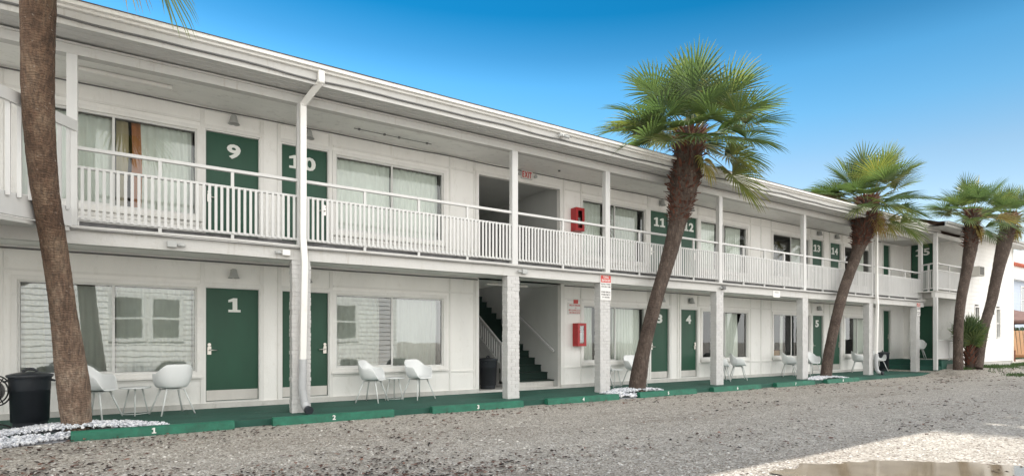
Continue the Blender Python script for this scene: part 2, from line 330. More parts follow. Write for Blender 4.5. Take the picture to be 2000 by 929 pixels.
ONE = [(-.34,0),(.36,0),(.36,.17),(.17,.17),(.17,1),(-.06,1),(-.34,.86),(-.34,.70),(-.10,.75),(-.10,.17),(-.34,.17)]
def text_mb(txt, h, mb, cx, y, z0, bold=.03, depth=.006, mi=0, slab=True, xdir=(1,0,0), width=None):
    """lettering standing on z0, centred at cx, facing -y"""
    cu = bpy.data.curves.new('t', 'FONT'); cu.body = 'H'; cu.size = 1
    ob = bpy.data.objects.new('t', cu); col.objects.link(ob)
    parts = []; x = 0
    def glyphmesh(ch):
        cu.body = ch; cu.offset = bold; cu.extrude = 0; cu.resolution_u = 3
        dg = bpy.context.evaluated_depsgraph_get(); dg.update()
        me = bpy.data.meshes.new_from_object(ob.evaluated_get(dg)); vs = [tuple(v.co[:2]) for v in me.vertices]; fs = [tuple(p.vertices) for p in me.polygons]
        bpy.data.meshes.remove(me); return vs, fs
    ref, _ = glyphmesh('H'); H = max(v[1] for v in ref) - min(v[1] for v in ref); b0 = min(v[1] for v in ref)
    for ch in txt:
        if ch == ' ': x += .4; continue
        if ch == '1' and slab:
            parts.append(([(px*.95+.36+x, pz) for px, pz in ONE], [tuple(range(len(ONE)))])); x += .80; continue
        vs, fs = glyphmesh(ch)
        if not vs: x += .4; continue
        x0 = min(v[0] for v in vs); x1 = max(v[0] for v in vs); k = 1/H
        parts.append(([((v[0]-x0)*k+x, (v[1]-b0)*k) for v in vs], fs)); x += (x1-x0)*k + .13
    x -= .13; sc = h; sx = h
    if width and x*h > 0: sx = width/x
    xd = Vector(xdir)
    for vs, fs in parts:
        vv = [(Vector((cx if abs(xd.x) > .5 else 0, 0, 0)) + xd*((v[0]-x/2)*sx), v[1]*sc) for v in vs]
        pts = []
        for p, z in vv:
            if abs(xd.x) > .5: pts.append((p.x, y, z0+z))
            else: pts.append((y, cx + p.y, z0+z))
        # front face then back shell, thin
        mb.add(pts, fs, mi)
        nd = Vector((0,1,0)) if abs(xd.x) > .5 else Vector((1,0,0))
        n = len(pts); cnt = {}
        for f in fs:
            for a, b in zip(f, f[1:]+f[:1]): cnt[(a,b)] = 1
        edges = [(a,b) for (a,b) in cnt if (b,a) not in cnt]
        back = [tuple(Vector(p)+nd*depth) for p in pts]
        mb.add(pts+back, [(a, a+n, b+n, b) for a, b in edges], mi)
    bpy.data.objects.remove(ob); bpy.data.curves.remove(cu)

# ------------------------------------------------------------------ ground
def sm(x, a, b):
    t = max(0, min(1, (x-a)/(b-a))); return t*t*(3-2*t)
def gz(x, y):
    z = -.19 + .22*sm(x, 23.8, 26.0)*sm(y, -4.4, -2.9)
    if y < -2.15 or x > 26: z += .012*noise.noise(Vector((x*.7, y*.9, 0))) + .006*noise.noise(Vector((x*3, y*3, 5)))
    return z
xs = [-400,-150,-60,-30,-18,-12] + [-8+.4*i for i in range(110)] + [37,40,45,52,60,80,120,200,400,900]
ys = [-400,-150,-60,-30,-20,-15] + [-12+.3*i for i in range(38)] + [-.5,1,4,9,15,30,60,120,300]
mb = MB(); nx = len(xs)
mb.add([(x,y,gz(x,y)) for y in ys for x in xs], [(j*nx+i, j*nx+i+1, (j+1)*nx+i+1, (j+1)*nx+i) for j in range(len(ys)-1) for i in range(nx-1)], 0, True)
tag(mb.build('ground', M['gravel']), kind='structure')

# loose stones, near part of the lot
def rock(mb, x, y, z, r, t, k=.6):
    a = random.random()*6.28; n = 5
    top = (x+random.uniform(-.2,.2)*r, y+random.uniform(-.2,.2)*r, z+r*k)
    ring = [(x+math.cos(a+i*6.283/n)*r*random.uniform(.75,1.15), y+math.sin(a+i*6.283/n)*r*random.uniform(.75,1.15), z+r*k*random.uniform(.15,.5)) for i in range(n)]
    base = [(p[0], p[1], z-.01) for p in ring]
    mb.add([top]+ring+base, [(0,1+i,1+(i+1) % n) for i in range(n)]+[(1+i,6+i,6+(i+1) % n,1+(i+1) % n) for i in range(n)], 0, False, t)
mb = MB()
S_, C_ = math.sin(THETA), math.cos(THETA)
for i in range(34000):
    d = 5.0 + 9.5*random.random()**1.7; u = random.uniform(-.95, .95)
    x = d*(C_+u*S_); y = -11.16+d*(S_-u*C_)
    if y > -2.2 or (y > -7.7 and random.random() < .25): continue
    if x > 22: continue
    rock(mb, x, y, gz(x,y)-.002, random.uniform(.006,.016)*(1 if random.random() < .93 else 1.5), random.random())
tag(mb.build('loose_gravel', M['stone'], attr=True), 'loose pale crushed stones strewn over the parking lot', 'gravel', kind='stuff')
# leaf litter
mb = MB()
def flat_leaf(mb, x, y, z, L, W, t):
    a = random.random()*6.28; ca, sa = math.cos(a), math.sin(a)
    pts = [(-L,0,0),(-.2*L,W,random.uniform(.2,1)*W),(L,0,random.uniform(0,.8)*W),(.1*L,-W,random.uniform(0,.6)*W)]
    mb.add([(x+px*ca-py*sa, y+px*sa+py*ca, z+.006+pz) for px,py,pz in pts], [(0,1,2,3)], 0, False, t)
for i in range(22000):
    d = 5.2 + 22*random.random()**1.5; u = random.uniform(-.95, .95)
    x = d*(C_+u*S_); y = -11.16+d*(S_-u*C_)
    if y > -2.15: continue
    dens = 1.3*noise.noise(Vector((x*.35, y*1.0, 3)))+.10+.75*sm(y,-3.9,-2.3)+(.3*sm(-x,-5,-1))-.5*sm(-y,7.2,8.2)
    dens += .8*max(0,1-math.hypot((x-2.2)/2.6,(y+6.2)/1.0))+.55*max(0,1-abs(y+3.9)/.7)*sm(x,8,13)
    if random.random() > .05+dens*.9: continue
    sc = 1+d*.045
    flat_leaf(mb, x, y, gz(x,y)+.008, random.uniform(.010,.034)*sc, random.uniform(.006,.017)*sc, random.random())
tag(mb.build('leaf_litter', M['leaf_litter'], attr=True), 'small dark dry leaves scattered over the gravel', 'leaves', kind='stuff')
# puddle
mb = MB(); pl = [(5.15,-7.95),(5.8,-8.02),(6.35,-8.22),(6.95,-8.62),(7.35,-9.15),(7.3,-9.7),(6.6,-9.95),(5.7,-9.6),(5.0,-9.1),(4.7,-8.5)]
pp = []
for i in range(len(pl)):
    a, b = Vector(pl[i]), Vector(pl[(i+1) % len(pl)])
    for k in range(14):
        q = a.lerp(b, k/14); pp.append((q.x+.16*noise.noise(Vector((q.x*4,q.y*4,1)))+.05*noise.noise(Vector((q.x*19,q.y*19,1))), q.y+.16*noise.noise(Vector((q.x*4,q.y*4,9)))+.05*noise.noise(Vector((q.x*19,q.y*19,9))), -.171))
mb.add(pp, [tuple(reversed(range(len(pp))))]); tag(mb.build('puddle', M['puddle']), kind='structure')
# walkway slab
mb = MB(); mb.box(-8,-1.98,-.5, 25.42,-.0,-.09); tag(mb.build('walkway', M['carpet']), kind='structure')

# ------------------------------------------------------------------ motel building
B = empty('motel_building', (0,0,0), 0, 'long two storey white motel with open walkways and numbered green doors', 'building')
DECK, Z1T = 2.66, 5.18
GR = dict(base=-.02, doors=[(.87,1.74,'1'),(2.13,2.99,None),(11.92,12.67,'3'),(13.17,13.9,'4'),(20.23,20.94,'5'),(21.45,22.19,None)],
          wins=[(-1.62,.74),(3.13,5.46),(9.45,11.70),(14.12,16.38),(17.80,20.05),(22.45,24.5)])
UP = dict(doors=[(.87,1.74,'9'),(2.12,2.98,'10'),(11.90,12.67,'11'),(13.17,13.9,'12'),(20.2,20.94,'13'),(21.43,22.19,'14')],
          wins=[(-1.62,.74),(3.13,5.46),(9.42,11.70),(14.04,16.35),(17.78,20.02),(22.45,24.5)])
def wall_open(mb, x0, x1, z0, z1, ops, y0=0, y1=.12):
    ops = sorted(ops); x = x0
    for a, b, c, d in ops:
        mb.box(x, y0, z0, a, y1, z1)
        if c > z0: mb.box(a, y0, z0, b, y1, c)
        if d < z1: mb.box(a, y0, d, b, y1, z1)
        x = b
    mb.box(x, y0, z0, x1, y1, z1)
mb = MB()
ops = [(a,b,.02,2.03) for a,b,_ in GR['doors']] + [(a,b,.55,2.01) for a,b in GR['wins']] + [(6.34,8.71,-.2,2.50),(25.55,26.17,.35,2.36)]
wall_open(mb, -9, 27.4, -.2, 2.58, ops)
ops = [(a,b,2.70,4.78) for a,b,_ in UP['doors']] + [(a,b,3.26,4.74) for a,b in UP['wins']] + [(6.34,8.68,2.58,4.88),(25.55,26.17,2.95,5.08)]
wall_open(mb, -9, 27.4, 2.58, 5.26, ops)
mb.box(-9,.12,-.2,-8.88,8,5.26); mb.box(-9,7.88,-.2,33,8,5.26)
mb.build('facade_wall', M['wall'], B)
# trims: battens and horizontal rails
mb = MB()
def trims(zb, zt, doors, wins, dtop, wb, wt, ex):
    vx = []
    for a,b,_ in doors:
        mb.box(a-.075,-.022,zb,a-.012,0,zt); mb.box(b+.012,-.022,zb,b+.075,0,zt)
        mb.box(a-.012,-.026,dtop+.012,b+.012,0,dtop+.085)
        mb.box(a-.012,-.020,zt-.06,b+.012,0,zt)
    for a,b in wins:
        mb.box(a-.07,-.026,wb-.07,a-.004,0,wt+.075); mb.box(b+.004,-.026,wb-.07,b+.07,0,wt+.075)
        mb.box(a-.004,-.030,wt+.004,b+.004,0,wt+.075)
        mb.box(a-.09,-.055,wb-.105,b+.09,0,wb-.07); mb.box(a-.07,-.024,wb-.07,b+.07,0,wb-.004)
    for a, b, hz in ex:      # long horizontal battens
        for z in hz: mb.box(a,-.016,z-.018,b,0,z+.018)
    for x in (-4.2,-1.80,5.62,6.24,8.80,9.36,11.80,13.02,16.52,17.1,17.68,20.1,22.32,24.6): mb.box(x-.02,-.019,zb,x+.02,0,zt)
mainx = [(-8.9,-1.82),(-1.78,.80),(3.08,5.6),(9.4,11.78),(14.0,16.5),(17.7,20.08),(22.34,24.58),(5.64,6.22),(8.82,9.34),(16.54,17.66)]
trims(.0, 2.50, GR['doors'], GR['wins'], 2.03, .55, 2.01, [(a,b,(2.16,)) for a,b in mainx]+[(a,b,(.42,)) for a,b in mainx])
trims(2.68, 5.17, UP['doors'], UP['wins'], 4.78, 3.26, 4.74, [(a,b,(4.90,)) for a,b in mainx]+[(a,b,(3.1,)) for a,b in mainx])
# opening frames + end door frames
for z0, z1, xr in ((-.08,2.50,8.71),(2.68,4.88,8.68)):
    mb.box(6.27,-.02,z0,6.348,-.001,z1); mb.box(xr-.008,-.02,z0,xr+.07,-.001,z1)
mb.box(6.27,-.022,4.872,8.75,-.001,4.95)
for z0, z1 in ((.35,2.36),(2.95,5.08)):
    mb.box(25.47,-.025,z0,25.545,-.001,z1+.06); mb.box(26.175,-.025,z0,26.3,-.001,z1+.06); mb.box(25.545,-.025,z1+.004,26.175,-.001,z1+.06)
mb.build('wall_trim', M['trim'], B)
mb = MB(); mb.box(-9,-.03,-.12,6.34,0,.0); mb.box(8.71,-.03,-.12,25.5,0,.0)
mb.build('wall_plinth', M['foot'], B)

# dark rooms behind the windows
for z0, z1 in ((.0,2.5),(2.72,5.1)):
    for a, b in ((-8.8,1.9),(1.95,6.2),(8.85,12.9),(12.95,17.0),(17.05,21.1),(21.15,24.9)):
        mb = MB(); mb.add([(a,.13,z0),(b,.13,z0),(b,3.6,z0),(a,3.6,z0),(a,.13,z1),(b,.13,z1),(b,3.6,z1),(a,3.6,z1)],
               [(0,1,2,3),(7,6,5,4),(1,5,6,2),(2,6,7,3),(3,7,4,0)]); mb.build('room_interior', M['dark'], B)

def lever(mb, x, y, z, s):
    mb.box(x-.03,y-.02,z-.10,x+.03,y,z+.02); mb.lathe([(0,0),(.027,0),(.027,.02),(0,.02)],(0,0,0),4) if False else None
    mb.tube([(x,y,z-.02),(x,y-.055,z-.02),(x+s*.02,y-.06,z-.02),(x+s*.12,y-.055,z-.025)], [.012,.012,.011,.009], 8)
    mb.tube([(x,y,z+.075),(x,y-.025,z+.075)], .028, 12); mb.box(x-.028,y-.03,z+.0,x+.028,y-.018,z+.045)
def door(a, b, z0, z1, num, hside, nm='door', h0=.20):
    g = .012; yb = .05
    m_ = MB(); m_.box(a+g, yb, z0+.012, b-g, yb+.045, z1-g)
    d = m_.build(nm, M['door'], B)
    m_ = MB(); m_.box(a+.0, .0, z0, a+.011, .11, z1); m_.box(b-.011, .0, z0, b, .11, z1); m_.box(a+.011,.0,z1-.011,b-.011,.11,z1); m_.box(a+.011,-.01,z0-.01,b-.011,.11,z0+.008)
    m_.build('door_frame', M['frame'], d)
    m_ = MB(); m_.box(a+.02, yb-.006, z0+.02, b-.02, yb-.0005, z0+h0); m_.build('kick_plate', M['steel'], d)
    m_ = MB(); hx = a+.065 if hside < 0 else b-.065; lever(m_, hx, yb-.001, z0+.93, -hside); m_.build('handle', M['handle'], d)
    if num:
        m_ = MB(); text_mb(num, .25, m_, (a+b)/2+(.02 if num != '10' else -.045), yb-.012, z1-.425, .035, .010, width=.20 if num == '1' else .225 if len(num) == 1 else .50 if num == '10' else .45); m_.build('door_number', M['white'], d)
    return d
for k, (a,b,n_) in enumerate(GR['doors']): door(a,b,.02,2.03,n_, -1 if k % 2 == 0 else 1)
for k, (a,b,n_) in enumerate(UP['doors']): door(a,b,2.70,4.78,n_, -1 if k % 2 == 0 else 1)
door(25.55,26.17,.35,2.36,None,1); door(25.55,26.17,2.95,5.08,None,1)

def curtain_mb(mb, x0, x1, z0, z1, y=.20, amp=.028, wl=.11, gather=0):
    n = max(8, int((x1-x0)/.018)); rows = 9; ph = random.random()*6
    vs = []
    for j in range(rows):
        tz = j/(rows-1)
        for i in range(n+1):
            s_ = i/n; x = x0+(x1-x0)*s_
            x += gather*(tz*(1-tz))*2*(1 if gather else 0)
            w = math.sin(x/wl*6.283+ph+1.2*noise.noise(Vector((x*2.5,0,ph))))*(.55+.45*noise.noise(Vector((x*3,ph,1))))
            vs.append((x+.012*math.sin(tz*5+x*9), y+amp*w*(1.1-.35*tz), z0+(z1-z0)*tz))
    mb.add(vs, [(j*(n+1)+i, j*(n+1)+i+1, (j+1)*(n+1)+i+1, (j+1)*(n+1)+i) for j in range(rows-1) for i in range(n)], 0, True)
def window(a, b, z0, z1, curts, mull=.5, dark_track=True, extra=None):
    mx_ = a+(b-a)*mull
    m_ = MB(); fw = .028
    m_.box(a,.02,z0,a+fw,.09,z1); m_.box(b-fw,.02,z0,b,.09,z1); m_.box(a+fw,.02,z0,b-fw,.09,z0+fw); m_.box(a+fw,.02,z1-fw,b-fw,.09,z1)
    w = m_.build('window', M['frame'], B)
    m_ = MB(); m_.box(mx_-.018,.024,z0+fw,mx_+.018,.056,z1-fw); m_.box(a+fw,.022,z0+fw,mx_-.018,.05,z0+fw+.02)
    m_.build('sash', M['frame'], w)
    m_ = MB(); m_.box(mx_+.018,.058,z0+fw,mx_+.035,.075,z1-fw); m_.box(b-fw-.05,.058,z0+fw+.02,b-fw-.031,.08,z1-fw-.02); m_.box(a+fw,.055,z1-fw-.018,b-fw,.085,z1-fw)
    m_.build('track', M['track'], w)
    m_ = MB(); e = .004
    m_.add([(a+fw+e,.042,z0+fw+e),(mx_-.02,.042,z0+fw+e),(mx_-.02,.042,z1-fw-e),(a+fw+e,.042,z1-fw-e)], [(0,1,2,3)])
    m_.add([(mx_+.02,.050,z0+fw+e),(b-fw-e,.050,z0+fw+e),(b-fw-e,.050,z1-fw-e),(mx_+.02,.050,z1-fw-e)], [(0,1,2,3)])
    m_.build('pane', M['glass' if z0 < 2 and a < 9 else 'glass_thin'], w)
    for s0, s1, mk in curts:
        m_ = MB(); curtain_mb(m_, a+(b-a)*s0, a+(b-a)*s1, z0-.06, z1-.02, .17 if mk != 'grey_curtain' else .13)
        m_.build('curtain', M[mk], w)
    return w
c = 'curtain'
gw = [[(0,1,c),(.13,.27,'grey_curtain')],[(-.02,.40,c),(.52,.96,c)],[(-.02,.2,c),(.47,.97,c)],[(0,.12,c),(.52,.86,c)],[(.30,.38,c)],[(0,.2,c),(.5,.98,c)]]
uw = [[(-.02,.5,c),(.66,.98,c),(.50,.58,'tan_cloth'),(.60,.67,'orange_cloth')],[(0,.5,c),(.51,.97,c)],[(0,.33,c),(.5,.93,c)],[(0,.38,c),(.62,.95,c)],[(.62,.85,c)],[(0,.1,c),(.65,.9,c)]]
for (a,b), cc in zip(GR['wins'], gw): window(a,b,.55,2.01,cc)
for (a,b), cc in zip(UP['wins'], uw): window(a,b,3.26,4.74,cc)

# ceiling of ground floor walkway / upper deck, front beam, lip
mb = MB(); mb.box(-9,-1.36,2.525,25.42,0,2.62); mb.build('walkway_ceiling', M['ceil'], B)
mb = MB(); mb.box(-9,-1.52,2.621,25.42,0,2.654); mb.build('balcony_deck', M['deck'], B)
mb = MB(); n = 70
for i in range(n):      # the old beam sags and waves a little
    xa = -9+(34.42)*i/n; xb = -9+34.42*(i+1)/n
    fa = lambda x: .012*noise.noise(Vector((x*.6,0,0)))+.004*noise.noise(Vector((x*4,0,2)))
    za, zb = fa(xa), fa(xb)
    for (y0,y1,b0,b1) in ((-1.50,-1.361,2.415,2.598),(-1.545,-1.361,2.6,2.619),(-1.56,-1.521,2.621,2.655)):
        mb.add([(xa,y0,b0+za),(xb,y0,b0+zb),(xb,y1,b0+zb),(xa,y1,b0+za),(xa,y0,b1+za),(xb,y0,b1+zb),(xb,y1,b1+zb),(xa,y1,b1+za)],
            [(0,3,2,1),(4,5,6,7),(0,1,5,4),(2,3,7,6)])
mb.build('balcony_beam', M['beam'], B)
# brick columns
def brick_col(x0, x1, zb, zt, y0=-1.5, y1=-1.3):
    m_ = MB(); m_.box(x0+.007,y0+.006,zb,x1-.007,y1-.007,zt)
    z = zb; k = 0; ch = .0735
    while z < zt-.02:
        e = lambda s_=.006: random.uniform(-s_, s_)
        zz = min(z+ch-.009, zt-.002); xm = x0+(x1-x0)*(.66 if k % 2 else .34)+e()
        m_.box(x0+e(),y0+e(.003),z+e(.002),xm-.005,y1+e(),zz); m_.box(xm+.005,y0+e(.003),z+e(.002),x1+e(.006),y1+e(),zz)
        z += ch; k += 1
    return m_.build('brick_column', M['brick'], B, bevel=.003)
COLS = [(2.0,2.295),(6.17,6.46),(8.68,8.98),(12.81,13.11),(16.96,17.26),(21.12,21.41),(24.78,25.08)]
for a, b in COLS: brick_col(a, b, -.09, 2.42)
# upper posts
POSTS = [(-.90,-.78),(2.08,2.2),(6.28,6.42),(8.83,8.97),(12.91,13.05),(17.0,17.13),(21.27,21.4),(25.19,25.32)]
for a, b in POSTS:
    m_ = MB(); m_.box(a,-1.515,2.657,b,-1.40,4.985); m_.build('balcony_post', M['rail'], B, bevel=.004)
# railings
def railing(xa, xb):
    m_ = MB(); y = -1.46
    m_.box(xa,y-.03,3.70,xb,y+.03,3.745)
    r = m_.build('handrail', M['rail'], B)
    m_ = MB(); m_.box(xa,y-.028,3.445,xb,y+.028,3.478); m_.box(xa,y-.025,2.735,xb,y+.025,2.775)
    n = max(2, int(round((xb-xa)/1.1)))
    for i in range(1, n): 
        x = xa+(xb-xa)*i/n; m_.box(x-.022,y-.022,3.478,x+.022,y+.022,3.70); m_.box(x-.022,y-.02,2.657,x+.022,y+.02,2.735)
    m_.build('rail_frame', M['rail'], r)
    m_ = MB(); m_.box(xa+.01,y+.055,2.656,xb-.01,y+.065,2.735+random.uniform(-.004,.004)); m_.build('kick_board', M['kick'], r)
    m_ = MB(); n = int((xb-xa)/.0795)
    for i in range(n):
        x = xa+.05+(xb-xa-.1)*i/(n-1) if n > 1 else xa; j = random.uniform(-.004,.004)
        m_.box(x-.019+j,y-.045,2.745,x+.019+j,y-.0285,3.465)
    m_.build('balusters', M['rail'], r)
for (a0,a1),(b0,b1) in zip(POSTS[:-1], POSTS[1:]): railing(a1, b0)
railing(-9, -2.6)

# upper porch ceiling, beam, soffit, fascia, roof edge
mb = MB(); mb.add([(-9,-1.40,5.07),(25.4,-1.40,5.07),(25.4,0,5.18),(-9,0,5.18)], [(0,1,2,3)])
for i in range(30): pass
mb.build('porch_ceiling', M['ceil'], B)
mb = MB(); n = 60
def wavy(mb, y0, y1, b0, b1, amp=.008, x0=-9.0, x1=25.5, seed=0):
    for i in range(n):
        xa = x0+(x1-x0)*i/n; xb = x0+(x1-x0)*(i+1)/n
        za = amp*noise.noise(Vector((xa*.5,seed,0))); zb = amp*noise.noise(Vector((xb*.5,seed,0)))
        mb.add([(xa,y0,b0+za),(xb,y0,b0+zb),(xb,y1,b0+zb),(xa,y1,b0+za),(xa,y0,b1+za),(xb,y0,b1+zb),(xb,y1,b1+zb),(xa,y1,b1+za)],
            [(0,3,2,1),(4,5,6,7),(0,1,5,4),(2,3,7,6)])
wavy(mb, -1.52, -1.38, 4.975, 5.10); wavy(mb, -1.545, -1.38, 5.102, 5.128)
mb.build('porch_beam', M['beam'], B)
mb = MB(); mb.add([(-9,-2.03,5.125),(25.5,-2.03,5.125),(25.5,-1.38,5.165),(-9,-1.38,5.165)], [(0,1,2,3)])
for y in (-1.72,-1.88): mb.box(-9,y-.006,5.118+(y+2.03)*.06,25.5,y+.006,5.124+(y+2.03)*.06)
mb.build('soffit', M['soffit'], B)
mb = MB(); wavy(mb,-2.055,-2.03,5.11,5.20,.008,seed=3); wavy(mb,-2.045,-2.03,5.20,5.31,.008,seed=3)
mb.build('fascia', M['beam'], B)
mb = MB(); wavy(mb,-2.10,-2.031,5.312,5.345,.008,seed=3); wavy(mb,-2.16,-2.031,5.347,5.385,.008,seed=3); wavy(mb,-2.145,-2.031,5.387,5.41,.008,seed=3)
mb.build('gutter', M['trim'], B)
mb = MB()
mb.add([(-9,-2.17,5.413),(33,-2.17,5.413),(33,4,6.15),(-9,4,6.15),(-9,8.4,5.6),(33,8.4,5.6)], [(0,1,2,3),(3,2,5,4)])
mb.add([(-9,-2.17,5.411),(33,-2.17,5.411),(33,8.4,5.5),(-9,8.4,5.5)], [(3,2,1,0)])
mb.add([(21.6,-2.1,5.42),(25.4,-2.1,5.62),(25.4,3,6.2),(21.6,3,6.06)], [(0,1,2,3)])
mb.build('roof', M['roof'], B)

# downpipes
def downpipe(x, zj, zflex, flex=True):
    m_ = MB(); w_, h_ = .10, .075
    pts = [(x+.16,-2.10,5.33),(x+.16,-2.10,5.16),(x,-1.60,4.94),(x,-1.60,2.74)]
    for a, b in zip(pts[:-1], pts[1:]):
        m_.bar(a, b, w_, h_, up=(0,-1,0) if abs(a[2]-b[2]) > .15 else (0,0,1))
    for p in pts[1:-1]: m_.lathe([(0.001,-.045),(.057,-.03),(.057,.03),(.001,.045)], p, 12)
    m_.bar((x,-1.60,2.76),(x+.02,-1.62,2.35), w_, h_, up=(0,-1,0)); m_.bar((x+.02,-1.62,2.36),(x,-1.58,zflex), w_, h_, up=(0,-1,0))
    o = m_.build('downpipe', M['trim'], B, bevel=.01)
    if flex:
        m_ = MB(); pts = [Vector((x,-1.59,zflex+.05)), Vector((x-.01,-1.59,.3)), Vector((x+.02,-1.60,.08)), Vector((x+.04,-1.66,-.01)), Vector((x+.05,-1.76,-.03))]
        P = []; 
        for i in range(len(pts)-1):
            m = 24 if i == 0 else 8
            for k in range(m): P.append(pts[i].lerp(pts[i+1], k/m))
        m_.tube(P, [.058+.007*(i % 2) for i in range(len(P))], 14, cap=False)
        m_.build('corrugated_hose', M['flex'], o)
        m_ = MB(); m_.tube([(x+.045,-1.73,-.02),(x+.055,-1.80,-.03)], .066, 16); m_.build('hose_end', M['plastic_black'], o)
downpipe(2.15, 0, .74); 
m_ = None
downpipe(21.42, 0, .6)

# stairwell
mb = MB()
mb.box(6.34,4.4,-.1,8.71,4.5,5.1); mb.box(8.712,.121,-.1,8.84,4.4,5.1); mb.box(6.21,.121,-.1,6.338,4.4,5.1); mb.box(6.34,.121,5.0,8.71,4.39,5.1)
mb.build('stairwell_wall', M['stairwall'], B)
mb = MB(); mb.box(6.34,.0,-.2,8.71,4.4,-.075); mb.box(6.34,-.02,-.12,8.71,.04,-.04); mb.build('stairwell_floor', M['foot'], B)
mb = MB(); mb.box(6.34,0.0,2.50,8.71,1.0,2.62); mb.box(6.34,1.0,2.50,7.55,4.4,2.62); mb.build('stairwell_ceiling', M['ceil'], B)
mb = MB(); mb.box(6.34,0.001,2.622,8.71,1.0,2.66); mb.box(6.34,1.0,2.622,7.55,4.4,2.66); mb.build('landing_floor', M['deck'], B)
mb = MB(); mb2 = MB()
for i in range(14):
    y = .27+.28*i; z = -.07+.18*i
    if i == 0: mb2.box(7.6,y+.01,-.075,8.70,y+.28,z+.178)
    else: mb.box(7.6,y,z-.02,8.70,y+.3,z+.16)
    mb.box(7.6,y-.02,z+.16,8.70,y+.3,z+.185)
mb2.box(7.56,.3,-.07,7.6,4.3,.0)
s_ = mb.build('staircase', M['stair_carpet'], B); mb2.build('bottom_riser', M['foot'], s_)
mb = MB()
zst = lambda y: -.07+.18*(y-.27)/.28
a, b = (7.58,.95,zst(.95)+.60), (7.58,3.9,zst(3.9)+.60); mb.bar(a,b,.045,.07)
mb.bar((7.58,.95,zst(.95)+.03),(7.58,3.9,zst(3.9)+.03),.04,.10)
y = 1.0
while y < 3.85:
    mb.box(7.563,y-.016,zst(y)+.05,7.597,y+.016,zst(y)+.58); y += .115
mb.bar((7.58,.95,zst(.95)-.3),(7.58,.95,zst(.95)+.7),.07,.07)
mb.add([(7.55,1.05,-.07),(7.55,4.4,-.07),(7.55,4.4,zst(4.4)-.02),(7.55,1.05,zst(1.05)-.02)],[(0,1,2,3)])
mb.build('stair_balustrade', M['rail'], B)
mb = MB(); mb.bar((8.64,.2,.83),(8.64,2.6,2.27),.04,.055)
for y in (.4,1.3,2.2): mb.bar((8.71,y,.83+.6*(y-.2)-.05),(8.64,y,.83+.6*(y-.2)-.02),.03,.03)
mb.build('wall_handrail', M['rail'], B)

# side landing of the outside stair (left edge of the view)
mb = MB(); A = Vector((-.86,-1.56,0)); Bv = Vector((-2.2,-4.6,0)); dv = (Bv-A)
def LP(t, z0, z1): return A+dv*t+Vector((0,0,z0+(z1-z0)*t))
zt = (4.0,3.72)
o9 = Vector((.075,-.033,0)); mb.bar(LP(0,3.975,3.66)+o9,LP(1,3.975,3.66)+o9,.04,.14)
mb.bar(LP(0,2.76,2.48),LP(1,2.76,2.48),.05,.26)
L = dv.length; nb = int(L/.175); outw = Vector((-dv.y,dv.x,0)).normalized(); outw = outw if outw.x > 0 else -outw
for i in range(nb):
    t = (i+.6)/nb; p = LP(t,2.84,2.56)+outw*.045; q = LP(t,3.95,3.64)+outw*.0
    mb.bar(p, LP(t,3.93,3.62)+outw*.045, .042,.042)
mb.build('landing_railing', M['rail'], B)
mb = MB(); q = [A, A+dv, A+dv+Vector((-3.5,0,0)), A+Vector((-3.5,0,0))]
mb.add([tuple(p+Vector((0,0,2.57-.3*k))) for p,k in zip(q,(0,1,1,0))]+[tuple(p+Vector((0,0,2.62-.3*k))) for p,k in zip(q,(0,1,1,0))], [(0,1,2,3),(7,6,5,4),(0,4,5,1),(1,5,6,2)])
mb.build('outer_landing', M['beam'], B)

# conduits and cables
mb = MB()
def cable(x0, x1, y, z, r=.009, sag=.02, seed=0, step=.35):
    n = int((x1-x0)/step); mb.tube([(x0+(x1-x0)*i/n, y, z+sag*noise.noise(Vector((i*.3,seed,0)))) for i in range(n+1)], r, 6)
cable(-9,25.4,-2.080,5.185,.015,.05,1); cable(-9,25.3,-.03,5.14,.012,.02,2); cable(-9,6.3,-.04,2.475,.014,.012,3); cable(8.8,25,-.04,2.475,.012,.012,4)
cable(-9,25.3,-1.565,2.60,.005,.02,6); cable(1.0,13,-1.30,2.50,.012,.02,8)
cable(3.3,4.9,-.6,5.105,.007,.01,9)
for x in (3.4,3.9,4.2,4.8,8.2,12.2): mb.box(x-.02,-.62,5.09,x+.02,-.58,5.12)
mb.build('conduit', M['wire'], B)

# end wing
WY, WX0, WX1 = -2.1, 27.4, 33.04
def siding(mb, p0, p1, z0, z1, nrm, h=.17, holes=(), lap=.018):
    """lap boards along p0-p1"""
    p0, p1 = Vector(p0), Vector(p1); nrm = Vector(nrm); L = (p1-p0).length; d = (p1-p0)/L; z = z0
    while z < z1-.001:
        zz = min(z+h, z1); segs = [(0, L)]
        for (s0,s1,h0,h1) in holes:
            if zz > h0+.001 and z < h1-.001:
                ns = []
                for a, b in segs:
                    if s0 > a: ns.append((a, min(b,s0)))
                    if s1 < b: ns.append((max(a,s1), b))
                segs = [s for s in ns if s[1]-s[0] > 1e-4]
        for a, b in segs:
            A_, B_ = p0+d*a, p0+d*b; o = nrm*lap; q = nrm*.006; bk = -nrm*.1
            up0 = Vector((0,0,z)); up1 = Vector((0,0,zz))
            mb.add([A_+o+up0,B_+o+up0,B_+q+up1,A_+q+up1,A_+bk+up0,B_+bk+up0,B_+bk+up1,A_+bk+up1],
                   [(0,1,2,3),(4,7,6,5),(0,4,5,1),(3,2,6,7),(0,3,7,4),(1,5,6,2)])
        z = zz
mb = MB()
siding(mb,(WX1,WY,0),(WX0,WY,0),.22,5.30,(0,-1,0),.17,[(1.64,2.04,1.26,2.47),(4.04,4.44,1.95,2.48),(1.74,2.14,3.85,4.85),(4.84,5.24,4.2,4.75)])
siding(mb,(WX0,0,0),(WX0,WY,0),.35,5.26,(-1,0,0),.17,[(.28,1.09,.30,2.56),(.28,1.09,2.95,5.2)])
